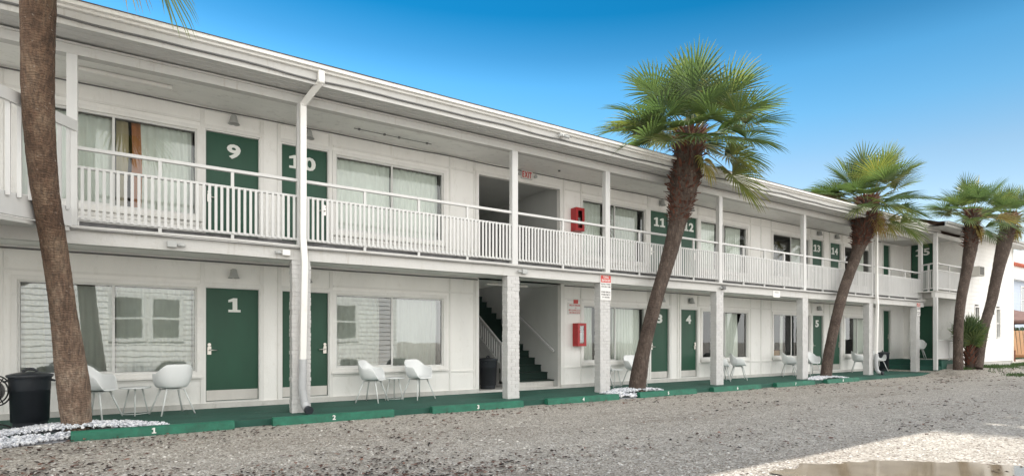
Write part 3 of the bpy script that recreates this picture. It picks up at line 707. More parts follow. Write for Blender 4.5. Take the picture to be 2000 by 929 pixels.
mb.box(WX0-.03,WY-.03,.15,WX0+.09,WY+.0,5.28); mb.box(WX1-.09,WY-.03,.15,WX1+.02,WY+.05,5.28)
siding(mb,(WX1,6,0),(WX1,WY,0),.2,5.3,(1,0,0))
mb.build('wing_wall', M['wall'], B)
mb = MB(); mb.box(WX0,WY+.02,-.1,WX1,WY+.2,.23); mb.box(WX0-.25,WY+.0,-.1,WX0,0,.34)
mb.build('wing_foundation', M['foot'], B)
mb = MB()
for (a,b,z0,z1) in ((-.28,-1.09,.35,2.56),(-.28,-1.09,2.97,5.2)):
    mb.box(WX0-.035,b-.07,z0,WX0+.02,b,z1+.07); mb.box(WX0-.035,a,z0,WX0+.02,a+.07,z1+.07); mb.box(WX0-.035,b,z1,WX0+.02,a,z1+.07)
mb.build('wing_trim', M['trim'], B)
for z0, z1, num in ((.36,2.55,None),(2.98,5.18,'15')):
    m_ = MB(); m_.box(WX0+.02,-1.08,z0,WX0+.06,-.29,z1); d = m_.build('door', M['door'], B)
    m_ = MB(); m_.tube([(WX0+.02,-.38,z0+.95),(WX0-.04,-.38,z0+.95),(WX0-.045,-.5,z0+.95)],.013,8); m_.build('handle', M['handle'], d)
    if num:
        m_ = MB(); text_mb(num,.29,m_,-.70,WX0+.006,z1-.50,.03,.01,xdir=(0,-1,0),width=.52); m_.build('door_number', M['white'], d)
# porch: floor, steps, posts, railings, beam
mb = MB(); mb.box(25.45,-2.08,-.1,WX0-.25,-.001,.35); mb.box(25.15,-2.05,-.1,25.45,-.001,.13)
mb.build('porch_floor', M['carpet'], B)
mb = MB(); mb.box(25.9,-2.4,-.15,27.2,-2.082,.12); mb.box(25.95,-2.3,.121,27.1,-2.082,.2); mb.build('porch_step', M['concrete'], B)
mb = MB(); mb.box(25.45,-2.08,2.74,WX0,-1.95,2.95); mb.box(25.43,-2.12,2.951,WX0,0,2.985); mb.box(25.43,-1.949,2.74,25.56,-.01,2.95); mb.box(25.0,-1.57,2.656,25.43,-1.3,2.70)
mb.box(24.9,-2.08,2.74,25.449,-1.95,2.95); mb.box(24.88,-2.12,2.951,25.429,-1.5,2.985)
mb.build('wing_balcony', M['beam'], B)
mb = MB(); mb.box(25.5,-1.94,2.955,27.3,-.05,2.965) if False else None
for z0, z1 in ((.12,2.74),(2.985,5.0)):
    m_ = MB(); m_.box(24.86,-2.14,z0 if z0 > 1 else .0,24.98,-2.02,z1); m_.build('porch_post', M['rail'], B, bevel=.004)
def rail_seg(p0, p1, z0, zlow, ztop, step, nm='wing_railing', solid=False):
    m_ = MB(); p0, p1 = Vector(p0), Vector(p1); d = p1-p0; L = d.length
    up = lambda p, z: (p.x, p.y, z)
    m_.bar(up(p0,ztop-.025),up(p1,ztop-.025),.07,.045)
    if zlow: m_.bar(up(p0,zlow),up(p1,zlow),.05,.035)
    m_.bar(up(p0,z0+.1),up(p1,z0+.1),.05,.04); n_ = int(L/step)
    for i in range(n_+1):
        p = p0+d*(i+.5)/(n_+1); m_.bar(up(p,z0+.1),up(p,(zlow or ztop)-.01),.034,.02,up=(0,1,0))
    for i in range(3):
        p = p0+d*(i/2); m_.bar(up(p,z0),up(p,ztop-.03),.05,.05,up=(0,1,0))
    return m_.build(nm, M['rail'], B)
rail_seg((25.0,-2.06,0),(27.36,-2.06,0),2.985,3.78,4.05,.075)
rail_seg((25.30,-1.50,0),(24.92,-2.06,0),2.985,3.78,4.05,.10)
m_ = MB(); 
rail_seg((25.0,-2.06,0),(27.36,-2.06,0),.35,None,1.16,.045)
mb = MB(); mb.box(24.86,-2.15,5.0,27.4,-2.02,5.15); mb.add([(24.9,-2.1,5.14),(27.4,-2.1,5.14),(27.4,0,5.16),(24.9,0,5.16)],[(0,1,2,3)]); mb.build('wing_porch_beam', M['beam'], B)
mb = MB(); mb.add([(24.2,-2.62,5.26),(34.0,-2.62,5.26),(34.0,-2.08,5.29),(24.2,-2.08,5.29)],[(0,1,2,3)]); mb.box(24.2,-2.66,5.25,34.0,-2.62,5.33)
mb.build('wing_eave', M['soffit'], B)
mb = MB(); mb.box(24.15,-2.74,5.335,34.05,-2.64,5.40); mb.build('wing_gutter', M['lamp'], B)
mb = MB(); mb.add([(24.15,-2.75,5.405),(34.05,-2.75,5.405),(34.05,2,5.95),(25.6,2,6.0)],[(0,1,2,3)]); mb.add([(24.15,-2.75,5.403),(34.05,-2.75,5.403),(34.05,6,5.403),(24.15,6,5.403)],[(3,2,1,0)]); mb.build('wing_roof', M['roof'], B)
def wing_window(x0, x1, z0, z1, sash=True):
    m_ = MB(); f = .05
    m_.box(x0-f,WY-.035,z0-f,x0,WY+.0,z1+f); m_.box(x1,WY-.035,z0-f,x1+f,WY+.0,z1+f); m_.box(x0,WY-.035,z1,x1,WY,z1+f); m_.box(x0-.02,WY-.06,z0-f,x1+.02,WY,z0)
    if sash: m_.box(x0,WY+.01,(z0+z1)/2-.02,x1,WY+.04,(z0+z1)/2+.02)
    w = m_.build('window', M['trim'], B)
    m_ = MB(); m_.add([(x0,WY+.05,z0),(x1,WY+.05,z0),(x1,WY+.05,z1),(x0,WY+.05,z1)],[(0,1,2,3)]); m_.build('pane', M['glass'], w)
    m_ = MB(); m_.box(x0-.05,WY+.1,z0-.05,x1+.05,WY+.14,z1+.05); m_.build('blind', M['dark'], w)
wing_window(WX1-2.04,WX1-1.64,1.26,2.47); wing_window(WX1-4.44,WX1-4.04,1.95,2.48,False)
wing_window(WX1-2.14,WX1-1.74,3.85,4.85); wing_window(WX1-5.24,WX1-4.84,4.2,4.75,False)

# ------------------------------------------------------------------ fixtures on the building
def sconce(label):
    r = empty('wall_lamp', (0,0,0), 0, label, 'wall lamp', 'bell wall lamps above the doors')
    m_ = MB(); n = 16; prof = [(.0,.165),(.03,.165),(.05,.14),(.062,.08),(.075,.03),(.098,.0),(.09,.002),(.06,.06),(.0,.1)]
    m_.lathe(prof,(0,-.085,0),n); m_.build('lamp_shade', M['lamp'], r)
    m_ = MB(); m_.tube([(0,0,.11),(0,-.06,.14)],.02,8); m_.lathe([(0,0),(.04,0),(.04,.015),(0,.015)],(0,-.0,.10),10); m_.box(-.045,-.012,.06,.045,-.001,.16); m_.build('bracket', M['lamp'], r)
    return r
LS = sconce('')
lamp_txt = [((1.31,0,2.20),'bell shaped grey wall lamp above green door number 1'),((2.57,0,2.20),'grey wall lamp above the lower door behind the downpipe column'),
 ((12.3,0,2.20),'grey wall lamp above green door number 3, beside the leaning second palm'),((13.55,0,2.20),'squat grey wall lamp above lower green door 4'),((20.55,0,2.20),'small grey wall lamp above green door number 5'),
 ((21.82,0,2.20),'grey wall lamp above the lower door behind the leaning palm'),
 ((1.31,0,4.93),'pale bell shaped wall lamp above green door number 9'),((2.60,0,4.93),'grey wall lamp above green door number 10 beside the downpipe'),
 ((12.3,0,4.93),'grey wall lamp above green door number 11 behind the second palm crown'),((13.55,0,4.93),'pale wall lamp above upper green door 12 right of the palm trunk'),
 ((20.57,0,4.93),'tiny far wall lamp above upper green door 13'),((21.8,0,4.93),'tiny far wall lamp above upper green door 14 left of the palm crown')]
for i, (p, t) in enumerate(lamp_txt): place(LS if i == 0 else copy_tree(LS), p, 0, t)

def flood(loc, label, s=1, cat='security light', col_='lamp'):
    r = empty('security_light', loc, 0, label, cat, 'small security lights on the balcony beam')
    m_ = MB(); m_.box(-.06,-.075,-.045,.06,-.001,.045); m_.build('housing', M[col_], r, bevel=.006)
    m_ = MB(); m_.tube([(s*.06,-.04,-.01),(s*.10,-.05,-.005),(s*.17,-.06,-.01)],[.012,.026,.024],10); m_.build('sensor', M['lamp'], r)
flood((.32,-1.5,2.50),'grey box light with a sensor on the lower beam above window left of door 1',1)
flood((1.90,-1.5,2.51),'cream box light with a sensor on the beam beside the near downpipe',-1,col_='trim')
flood((6.56,-1.5,2.52),'grey box light on the beam corner above the stairwell column',-1)
flood((13.06,-1.5,2.52),'dark camera light on the beam above the fourth brick column',-1,col_='wire')
r = empty('roof_camera',(7.1,-2.06,5.26),0,'small white camera on the roof fascia above the stairwell','camera')
m_ = MB(); m_.box(-.05,-.07,-.02,.05,0,.04); m_.build('camera_body', M['trim'], r); m_ = MB(); m_.tube([(-.02,-.07,0),(-.12,-.11,-.03)],[.03,.03],10); m_.tube([(.03,-.07,0),(.14,-.11,-.03)],[.03,.03],10); m_.build('lens_tube', M['lamp'], r)
# fluorescent fixture under the porch ceiling
r = empty('strip_light',(-.3,-.75,5.11),0,'long white strip light under the upper porch ceiling near the first post','strip light')
m_ = MB(); m_.box(-.65,-.045,-.06,.65,.045,-.0); m_.build('diffuser', M['trim'], r, bevel=.01)
r = empty('strip_light',(7.5,.6,2.49),0,'white strip light on the ceiling just inside the lower stairwell','strip light')
m_ = MB(); m_.box(-.6,-.05,-.05,.6,.05,-.0); m_.build('diffuser', M['trim'], r, bevel=.01)

def extinguisher(loc, label):
    r = empty('fire_extinguisher_cabinet', loc, 0, label, 'fire extinguisher cabinet', 'red fire extinguisher cabinets')
    w_, h_, d_ = .14, .58, .20
    m_ = MB(); m_.box(-w_,-.19,0,w_,-.001,.03); m_.box(-w_,-.19,h_-.03,w_,-.001,h_); m_.box(-w_,-.19,.03,-w_+.02,-.001,h_-.03); m_.box(w_-.02,-.19,.03,w_,-.001,h_-.03); m_.box(-w_+.02,-.02,.03,w_-.02,-.001,h_-.03)
    m_.build('cabinet', M['red'], r, bevel=.006)
    m_ = MB(); f=.07; m_.box(-w_,-.21,0,-w_+f,-.192,h_); m_.box(w_-f,-.21,0,w_,-.192,h_); m_.box(-w_+f,-.21,0,w_-f,-.192,f); m_.box(-w_+f,-.21,h_-f,w_-f,-.192,h_); dd = m_.build('cabinet_door', M['red'], r)
    m_ = MB(); m_.add([(-w_+f,-.2,f),(w_-f,-.2,f),(w_-f,-.2,h_-f),(-w_+f,-.2,h_-f)],[(0,1,2,3)]); m_.build('pane', M['glass'], dd)
    m_ = MB(); m_.lathe([(0,.04),(.06,.04),(.065,.06),(.065,.36),(.05,.40),(.02,.42),(.02,.46),(0,.46)],(.0,-.10,0),14,0); e = m_.build('extinguisher', M['red'], r)
    m_ = MB(); m_.box(-.035,-.172,.16,.035,-.164,.34); m_.build('white_tag', M['sign'], e)
    m_ = MB(); m_.box(-.05,-.13,.46,.05,-.07,.49); m_.tube([(.03,-.1,.47),(.08,-.12,.40),(.075,-.13,.2)],.01,6); m_.build('valve', M['black'], e)
extinguisher((9.23,0,.96),'red fire extinguisher cabinet beside the stairwell on the ground floor')
extinguisher((9.17,0,3.86),'red fire extinguisher cabinet beside the stairwell on the upper walkway')
# exit sign
r = empty('exit_sign',(7.66,-.0,4.965),0,'lit white exit sign with red letters above the upper stairwell opening','exit sign')
m_ = MB(); m_.box(-.16,-.05,0,.16,-.001,.19); m_.build('sign_box', M['sign'], r, bevel=.004)
m_ = MB(); text_mb('EXIT',.145,m_,-.01,-.056,.025,.035,.004,slab=False,width=.27); m_.build('lettering', M['red_flat'], r)
m_ = MB()
for x in (-.22,.24): m_ = MB(); m_.tube([(x,-.02,.09),(x,-.07,.09)],[.03,.045],12); m_.build('lamp_head', M['lamp'], r)
# tow sign on the third column
def tow_sign(name, loc, w_, h_, label, lines, head):
    r = empty(name, loc, 0, label, 'sign')
    m_ = MB(); m_.box(-w_/2,-.008,0,w_/2,0,h_); m_.build('sign_plate', M['sign'], r)
    hh = h_*.30
    m_ = MB(); m_.box(-w_/2+.012,-.0095,h_-hh,w_/2-.012,-.0082,h_-.012); m_.build('red_header', M['red_flat'], r)
    m_ = MB(); k = len(head)
    for i, t in enumerate(head): text_mb(t, hh*.30, m_, 0, -.0125, h_-hh+hh*(.55-.42*i), .01, .002, slab=False, width=w_*(.52 if i == 0 else .75))
    m_.build('header_lettering', M['white'], r)
    m_ = MB(); lh = (h_-hh)/(len(lines)+.8)
    for i, t in enumerate(lines):
        if t: text_mb(t, lh*.52, m_, 0, -.0105, h_-hh-lh*(i+1)+lh*.1, .012, .002, slab=False, width=w_*min(.85,.075*len(t)))
    m_.build('lettering', M['black'], r)
    return r
tow_sign('tow_away_sign',(8.83,-1.512,2.02),.33,.58,'white tow away sign with red header high on the third brick column',['ILLEGALLY PARKED','TOW AWAY ZONE','','OTHER VEHICLES','TOWING STRICTLY','24  HOURS'],['TOWING','ENFORCED'])
tow_sign('tow_away_sign',(24.93,-1.512,2.06),.28,.50,'small white sign with red header on the farthest brick column',['ILLEGALLY PARKED','TOW AWAY ZONE','','OTHER VEHICLES','24  HOURS'],['TOWING','ENFORCED'])
r = empty('fire_sign',(9.19,0,1.76),0,'white sign with red fire lettering above the lower extinguisher cabinet','sign')
m_ = MB(); m_.box(-.26,-.008,0,.26,0,.30); m_.box(-.26,-.007,.345,.26,-.001,.38); m_.build('sign_plate', M['sign'], r)
m_ = MB(); m_.box(-.075,-.012,.28,.075,-.0083,.41)
for i,(t,w_) in enumerate((('FIRE EXTINGUISHER',.42),('&',.03),('FIRE ALARM LOCATION',.46),('USE STAIRS IN CASE OF FIRE',.42))): text_mb(t,.042 if i != 1 else .035,m_,0,-.011,.215-.062*i,.014,.002,slab=False,width=w_)
m_.build('red_lettering', M['red_flat'], r)
r = empty('notice_plaque',(15.56,-1.5,2.37),0,'small pale notice plaque fixed on the beam left of the fifth column','sign')
m_ = MB(); m_.box(-.17,-.012,0,.17,-.001,.20); m_.box(-.13,-.016,.02,.13,-.0125,.07); m_.build('plaque_plate', M['trim'], r)
m_ = MB(); m_.box(-.10,-.0145,.13,.10,-.0125,.16); m_.build('printed_band', M['lamp'], r)
# air conditioners
def ac(loc, label, w_=.5, h_=.38, d_=.42, mat='ac'):
    r = empty('air_conditioner', loc, 0, label, 'air conditioner')
    m_ = MB(); m_.box(-w_/2,-d_,0,w_/2,0,h_); m_.build('casing', M[mat], r, bevel=.01)
    m_ = MB()
    for i in range(7): m_.box(-w_/2+.04,-d_-.008,.05+i*(h_-.1)/7,w_/2-.04,-d_+.001,.05+i*(h_-.1)/7+.012)
    m_.build('grille', M['ac'], r)
    m_ = MB(); m_.box(-w_/2+.03,-d_-.004,.04,w_/2-.03,-d_+.002,h_-.04); m_.build('coil', M['dark'], r)
ac((28.05,WY,3.70),'beige window air conditioner on the upper wall of the end wing')
ac((30.25,WY,2.22),'small dark air conditioner in the lower wall of the end wing',.34,.36,.12,'plastic_black')

# ------------------------------------------------------------------ furniture
def make_chair():
    r = empty('armchair')
    NA, NR = 40, 12; m_ = MB(); vs = []
    def H(a):   # a = angle from front (-y)
        a = abs(a)
        return .435+.225*sm(a,R(36),R(66))+.15*sm(a,R(100),R(150))
    for j in range(NR+1):
        s = j/NR
        for i in range(NA):
            a = -math.pi+2*math.pi*i/NA; h = H(a)
            ca, sa = math.cos(a), math.sin(a)
            se = (abs(ca)**2.6+abs(sa)**2.6)**(-1/2.6)
            base = .19*se; top = (.245+.03*abs(sa)**1.5+.02*(1 if ca < 0 else 0)*abs(ca))*se
            if s < .5:
                k = s/.5; rr = base*k; z = .43-.012*(1-k*k)
            else:
                k = (s-.5)/.5; rr = base+(top-base)*(1-(1-k)**1.8); z = .43+(h-.43)*(k**1.35)
                if abs(a) < R(40): z = .43+.006*math.sin(k*3.14)-.012*k
            vs.append((sa*rr, -ca*rr*.93, z))
    for j in range(NR):
        for i in range(NA):
            i2 = (i+1) % NA; m_.f.append((j*NA+i, j*NA+i2, (j+1)*NA+i2, (j+1)*NA+i)); m_.m.append(0); m_.sm.append(True)
    m_.v = vs; m_.t = [0]*len(vs)
    o = m_.build('seat_shell', M['chair'], r)
    so = o.modifiers.new('thick','SOLIDIFY'); so.thickness = .014; so.offset = -1
    sb = o.modifiers.new('smooth','SUBSURF'); sb.levels = 1; sb.render_levels = 1
    m_ = MB(); m_.box(-.13,-.12,.395,.13,.12,.412); m_.build('under_frame', M['chair_leg'], r, bevel=.01)
    for sx in (-1,1):
        for sy in (-1,1):
            m_ = MB(); m_.tube([(sx*.13,sy*.115,.41),(sx*.25,sy*.23,0)],[.017,.011],10); m_.build('leg', M['chair_leg'], r)
    return r
CH = make_chair(); g_ = 'white armchairs outside the rooms'; CH['category'] = 'chair'; CH['group'] = g_
W = -.09
chairs = [((-.63,-.50,W),R(62),'white tub armchair half hidden behind the trunk of the nearest palm'),
 ((.36,-.50,W),R(200),'white tub armchair turned to the wall left of door 1'),
 ((3.68,-.52,W),R(48),'white tub armchair under the left half of the window right of the downpipe column'),
 ((4.66,-.50,W),R(20),'white tub armchair under the right end of the window left of the stairwell'),
 ((9.72,-.48,W),R(50),'white armchair just right of the column with the tow sign'),
 ((10.82,-.45,W),R(-10),'white armchair partly behind the trunk of the second palm'),
 ((14.32,-.50,W),R(50),'white armchair just right of the fourth brick column'),
 ((15.20,-.48,W),R(42),'white armchair outside the wide curtained window right of the fourth column'),
 ((18.0,-.45,W),R(40),'white armchair peeking out left of the fifth brick column'),
 ((19.25,-.50,W),R(-20),'white armchair right of the fifth brick column near door 5'),
 ((22.60,-.45,W),R(30),'white armchair right of the third palm trunk left of the sixth column'),
 ((24.10,-.45,W),R(-30),'white armchair between the far downpipe and the far black bin'),
 ((26.5,-.9,.35),R(-60),'white chair on the raised green porch by the lower end door')]
for i, (p, a, t) in enumerate(chairs): place(CH if i == 0 else copy_tree(CH), p, a, t)
def make_table():
    r = empty('side_table')
    m_ = MB(); m_.lathe([(0,.425),(.21,.425),(.215,.43),(.215,.44),(.21,.445),(0,.445)],(0,0,0),28); m_.build('table_top', M['chair'], r)
    for k in range(3):
        a = k*2.094+.5; m_ = MB(); m_.tube([(math.cos(a)*.1,math.sin(a)*.1,.425),(math.cos(a)*.2,math.sin(a)*.2,0)],[.011,.011],8); m_.build('leg', M['chair_leg'], r)
    m_ = MB(); pts = [(math.cos(k/24*6.283)*.192,math.sin(k/24*6.283)*.192,.03) for k in range(25)]; m_.tube(pts,.006,6,cap=False); m_.build('ring', M['chair_leg'], r)
    return r
TB = make_table(); TB['category'] = 'side table'; TB['group'] = 'round white side tables between the armchairs'
tabs = [((-.14,-.34,W),'round white side table between the two armchairs left of door 1'),
 ((4.20,-.34,W),'round white side table between the armchairs left of the stairwell'),
 ((10.25,-.30,W),'round white side table between the armchairs by the second palm'),
 ((14.78,-.30,W),'round white side table between the armchairs right of the fourth column'),
 ((18.65,-.30,W),'round white side table between the armchairs around the fifth column')]
for i, (p, t) in enumerate(tabs): place(TB if i == 0 else copy_tree(TB), p, i*.7, t)

def make_bin():
    r = empty('trash_can'); n = 40
    m_ = MB(); prof = [(0,.0),(.205,.0),(.215,.02),(.225,.20),(.245,.50),(.247,.52),(.258,.53),(.262,.64),(.268,.65),(.27,.70),(.285,.705),(.285,.725),(.262,.725),(.24,.1),(0,.08)]
    m_.lathe(prof,(0,0,0),n)
    m_.build('can_body', M['plastic_black'], r)
    for s in (-1,1):
        m_ = MB(); m_.tube([(s*.12,-.245,.665),(s*.12,-.285,.655),(-s*.0,-.30,.65)],.011,6) if False else m_.tube([(s*.265,-.07,.66),(s*.31,-.06,.65),(s*.31,.06,.65),(s*.265,.07,.66)],.012,8); m_.build('side_grip', M['plastic_black'], r)
    m_ = MB(); m_.lathe([(.292,.715),(.296,.73),(.29,.742),(.20,.762),(.12,.775),(0,.78)],(0,0,0),n); l_ = m_.build('lid', M['plastic_black'], r)
    m_ = MB(); m_.tube([(-.09,0,.76),(-.08,0,.79),(-.04,0,.812),(.0,0,.816),(.04,0,.812),(.08,0,.79),(.09,0,.76)],[.018,.018,.02,.02,.02,.018,.018],10); m_.build('lid_handle', M['plastic_black'], l_)
    return r
BN = make_bin(); BN['category'] = 'trash can'; BN['group'] = 'round black trash cans'
bins = [((-1.31,-1.24,W),.0,'large round black trash can left of the nearest palm, with its domed lid on'),((7.02,.72,-.075),.6,'black trash can standing inside the stairwell opening'),((24.55,-.42,W),.3,'black trash can at the far end of the walkway below the thin green door')]
for i, (p, a, t) in enumerate(bins): place(BN if i == 0 else copy_tree(BN), p, a, t).scale = (.85,.85,.98)

# hose reel cut by the left edge
r = empty('hose_reel',(-1.70,-1.30,W),R(60),'black wrought iron hose reel at the far left beside the trash can','hose reel')
m_ = MB()
for rr in (.20,.16,.05):
    for x in (-.08,.08): m_.tube([(x,math.cos(k/28*6.283)*rr,.52+math.sin(k/28*6.283)*rr) for k in range(29)],.009,6,cap=False)
for k in range(6):
    a = k*1.047
    for x in (-.08,.08): m_.bar((x,0,.52),(x,math.cos(a)*.2,.52+math.sin(a)*.2),.01,.01,up=(1,0,0))
m_.build('reel', M['black'], r)
m_ = MB(); m_.tube([(.1,.0,.52),(.11,.08,.25),(.12,.15,.06),(.12,.19,.10),(.12,.16,.14)],.012,8); m_.tube([(-.1,.0,.52),(-.11,-.08,.25),(-.12,-.15,.03)],.012,8); m_.tube([(.12,math.cos(k/20*6.283)*.17,.10+abs(math.sin(k/20*6.283))*.06-.09) for k in range(21)],.010,6,cap=False)
m_.build('reel_stand', M['black'], r)
m_ = MB()
for k in range(5): m_.tube([(-.06+.03*k,math.cos(q/24*6.283)*.12,.52+math.sin(q/24*6.283)*.12) for q in range(25)],.014,6,cap=False)
m_.build('hose', M['wire'], r)

# objects on the window sill of the room left of the fifth column (inside)
r = empty('wicker_basket',(18.25,.30,.58),0,'brown wicker basket inside the dark window left of the fifth column','basket')
m_ = MB(); m_.box(-.28,-.10,-.02,.28,.12,.20); m_.build('basket_body', M['tan_wood'], r, bevel=.02)
m_ = MB(); m_.tube([(-.29,-.11,.2),(.29,-.11,.2),(.29,.13,.2),(-.29,.13,.2),(-.29,-.11,.2)],.014,8); m_.build('basket_rim', M['brown_wood'], r)
r = empty('paper_roll',(18.15,.26,.785),0,'white paper roll standing on the basket in the dark window','paper roll')
m_ = MB(); m_.lathe([(.0,0),(.065,0),(.065,.26),(.02,.26),(.02,.2)],(0,0,0),18); m_.build('roll', M['sign'], r)

# ------------------------------------------------------------------ wheel stops
stops = [(-.80,1.08,'1'),(1.60,3.51,'2'),(4.22,6.14,'3'),(6.74,8.66,'4'),(9.31,11.24,'5'),(11.9,13.86,'6'),(14.6,16.5,'7'),(17.2,19.1,'8')]
stl = ['green concrete wheel stop painted with a white 1 below the nearest palm','green wheel stop painted with a white 2 below the downpipe column','green wheel stop painted with a white 3 left of the stairwell column',
 'green wheel stop painted with a white 4 left of the second palm','green wheel stop just right of the second palm','green wheel stop in front of the fourth brick column','green wheel stop between the fourth and fifth brick columns','green wheel stop beside the third palm']
for (a, b, n_), t in zip(stops, stl):
    L = b-a; r = empty('wheel_stop',((a+b)/2,-2.06,-.19),R(random.uniform(-.8,.8)),t,'wheel stop','green wheel stops along the walkway')
    m_ = MB(); h_ = .125; K = 24
    for i in range(K+1):
        x = -L/2+L*i/K; e = lambda: .0025*noise.noise(Vector((x*9+a*7,len(m_.v)*.7,0)))
        m_.v += [(x,-.075+e(),-.02),(x,-.055+e(),h_-.012+e()),(x,-.04+e(),h_+e()),(x,.04,h_+e()),(x,.055,h_-.012),(x,.075,-.02)]; m_.t += [0]*6
    for i in range(K):
        for k in range(5): m_.f.append((i*6+k,(i+1)*6+k,(i+1)*6+k+1,i*6+k+1)); m_.m.append(0); m_.sm.append(False)
    m_.f.append(tuple(reversed(range(6)))); m_.f.append(tuple(K*6+k for k in range(6))); m_.m += [0,0]; m_.sm += [False]*2
    m_.build('stop_block', M['stop'], r, recalc=True)
    m_ = MB(); text_mb(n_,.075,m_,-.05,-.0745,.03,.03,.004)
    o = m_.build('stop_number', M['white'], r); o.rotation_euler = (0,0,0)
# ------------------------------------------------------------------ pebble beds
def in_poly(x, y, P):
    c_ = False
    for i in range(len(P)):
        (x1,y1),(x2,y2) = P[i], P[i-1]
        if (y1 > y) != (y2 > y) and x < (x2-x1)*(y-y1)/(y2-y1)+x1: c_ = not c_
    return c_
def pebbles(poly, cx, cy, n, rmin, rmax, label, flat=.06):
    mb = MB(); X = [p[0] for p in poly]; Y = [p[1] for p in poly]
    ph = [(1,0,0),(0,1,0),(-1,0,0),(0,-1,0)]
    # heap base
    mb.add([(cx,cy,-.07)]+[(x,y,-.2 if y < -1.98 else -.11) for x,y in poly], [(0,1+(i+1) % len(poly),1+i) for i in range(len(poly))], 0, False, 0)
    for i in range(n):
        x, y = random.uniform(min(X),max(X)), random.uniform(min(Y),max(Y))
        if not in_poly(x,y,poly): continue
        d_ = math.hypot((x-cx)*.7,(y-cy)); z = -.05+flat-.13*min(1,d_/1.0)
        z = max(z,-.088) if y > -1.98 else max(-.185, min(z, -.088)-.25*max(0,(-1.98-y)))
        rr = random.uniform(rmin,rmax); t = random.random()
        q = Matrix.Translation((x,y,z+random.uniform(-.022,.012))) @ Matrix.Rotation(random.random()*6.28,4,Vector((random.random(),random.random(),random.random()+.01)).normalized()) @ Matrix.Diagonal((rr*random.uniform(.8,1.3),rr,rr*random.uniform(.6,.9),1))
        p = [(1,0,0),(-1,0,0),(0,1,0),(0,-1,0),(0,0,1),(0,0,-1),(.62,.62,.5),(-.62,.6,.5),(.6,-.62,-.5),(-.6,-.6,.55)]
        mb.add([q@Vector(v) for v in p], [(0,6,4),(6,2,4),(2,7,4),(7,1,4),(1,9,4),(9,3,4),(3,0,4),(0,2,6),(2,1,7),(1,3,9),(0,8,5),(8,3,5),(3,1,5),(1,2,5),(2,0,5),(0,3,8)], 0, False, t)
    tag(mb.build('pebble_bed', M['white_stone'], attr=True), label, 'pebbles', kind='stuff')
pebbles([(-2.6,-2.36),(-1.3,-2.26),(-.82,-2.1),(-.8,-1.98),(.3,-1.98),(.2,-1.70),(-.2,-1.45),(-.9,-1.35),(-1.5,-1.55),(-2.6,-1.75)],-.78,-1.78,9000,.011,.026,'white pebbles heaped around the foot of the nearest palm')
pebbles([(8.62,-2.06),(9.2,-2.12),(9.35,-1.98),(10.3,-1.95),(10.1,-1.72),(9.8,-1.4),(9.2,-1.35),(8.98,-1.55),(8.6,-1.58)],9.55,-1.75,2600,.014,.03,'white pebbles around the foot of the second palm beside the tow sign column')
pebbles([(16.9,-1.98),(18.3,-1.97),(18.9,-1.96),(18.6,-1.6),(17.9,-1.4),(17.3,-1.5),(16.9,-1.7)],17.8,-1.78,1500,.016,.034,'white pebbles around the foot of the third palm')
r = MB(); 
for k in range(7): flat_leaf(r, .02+random.uniform(-.12,.12), -1.86+random.uniform(-.04,.04), -.075, .07, .02, 1)
tag(r.build('dry_husk', M['leaf_litter'], attr=True),'brown dry husk scraps lying on the white pebbles by wheel stop 1','leaves',kind='stuff')

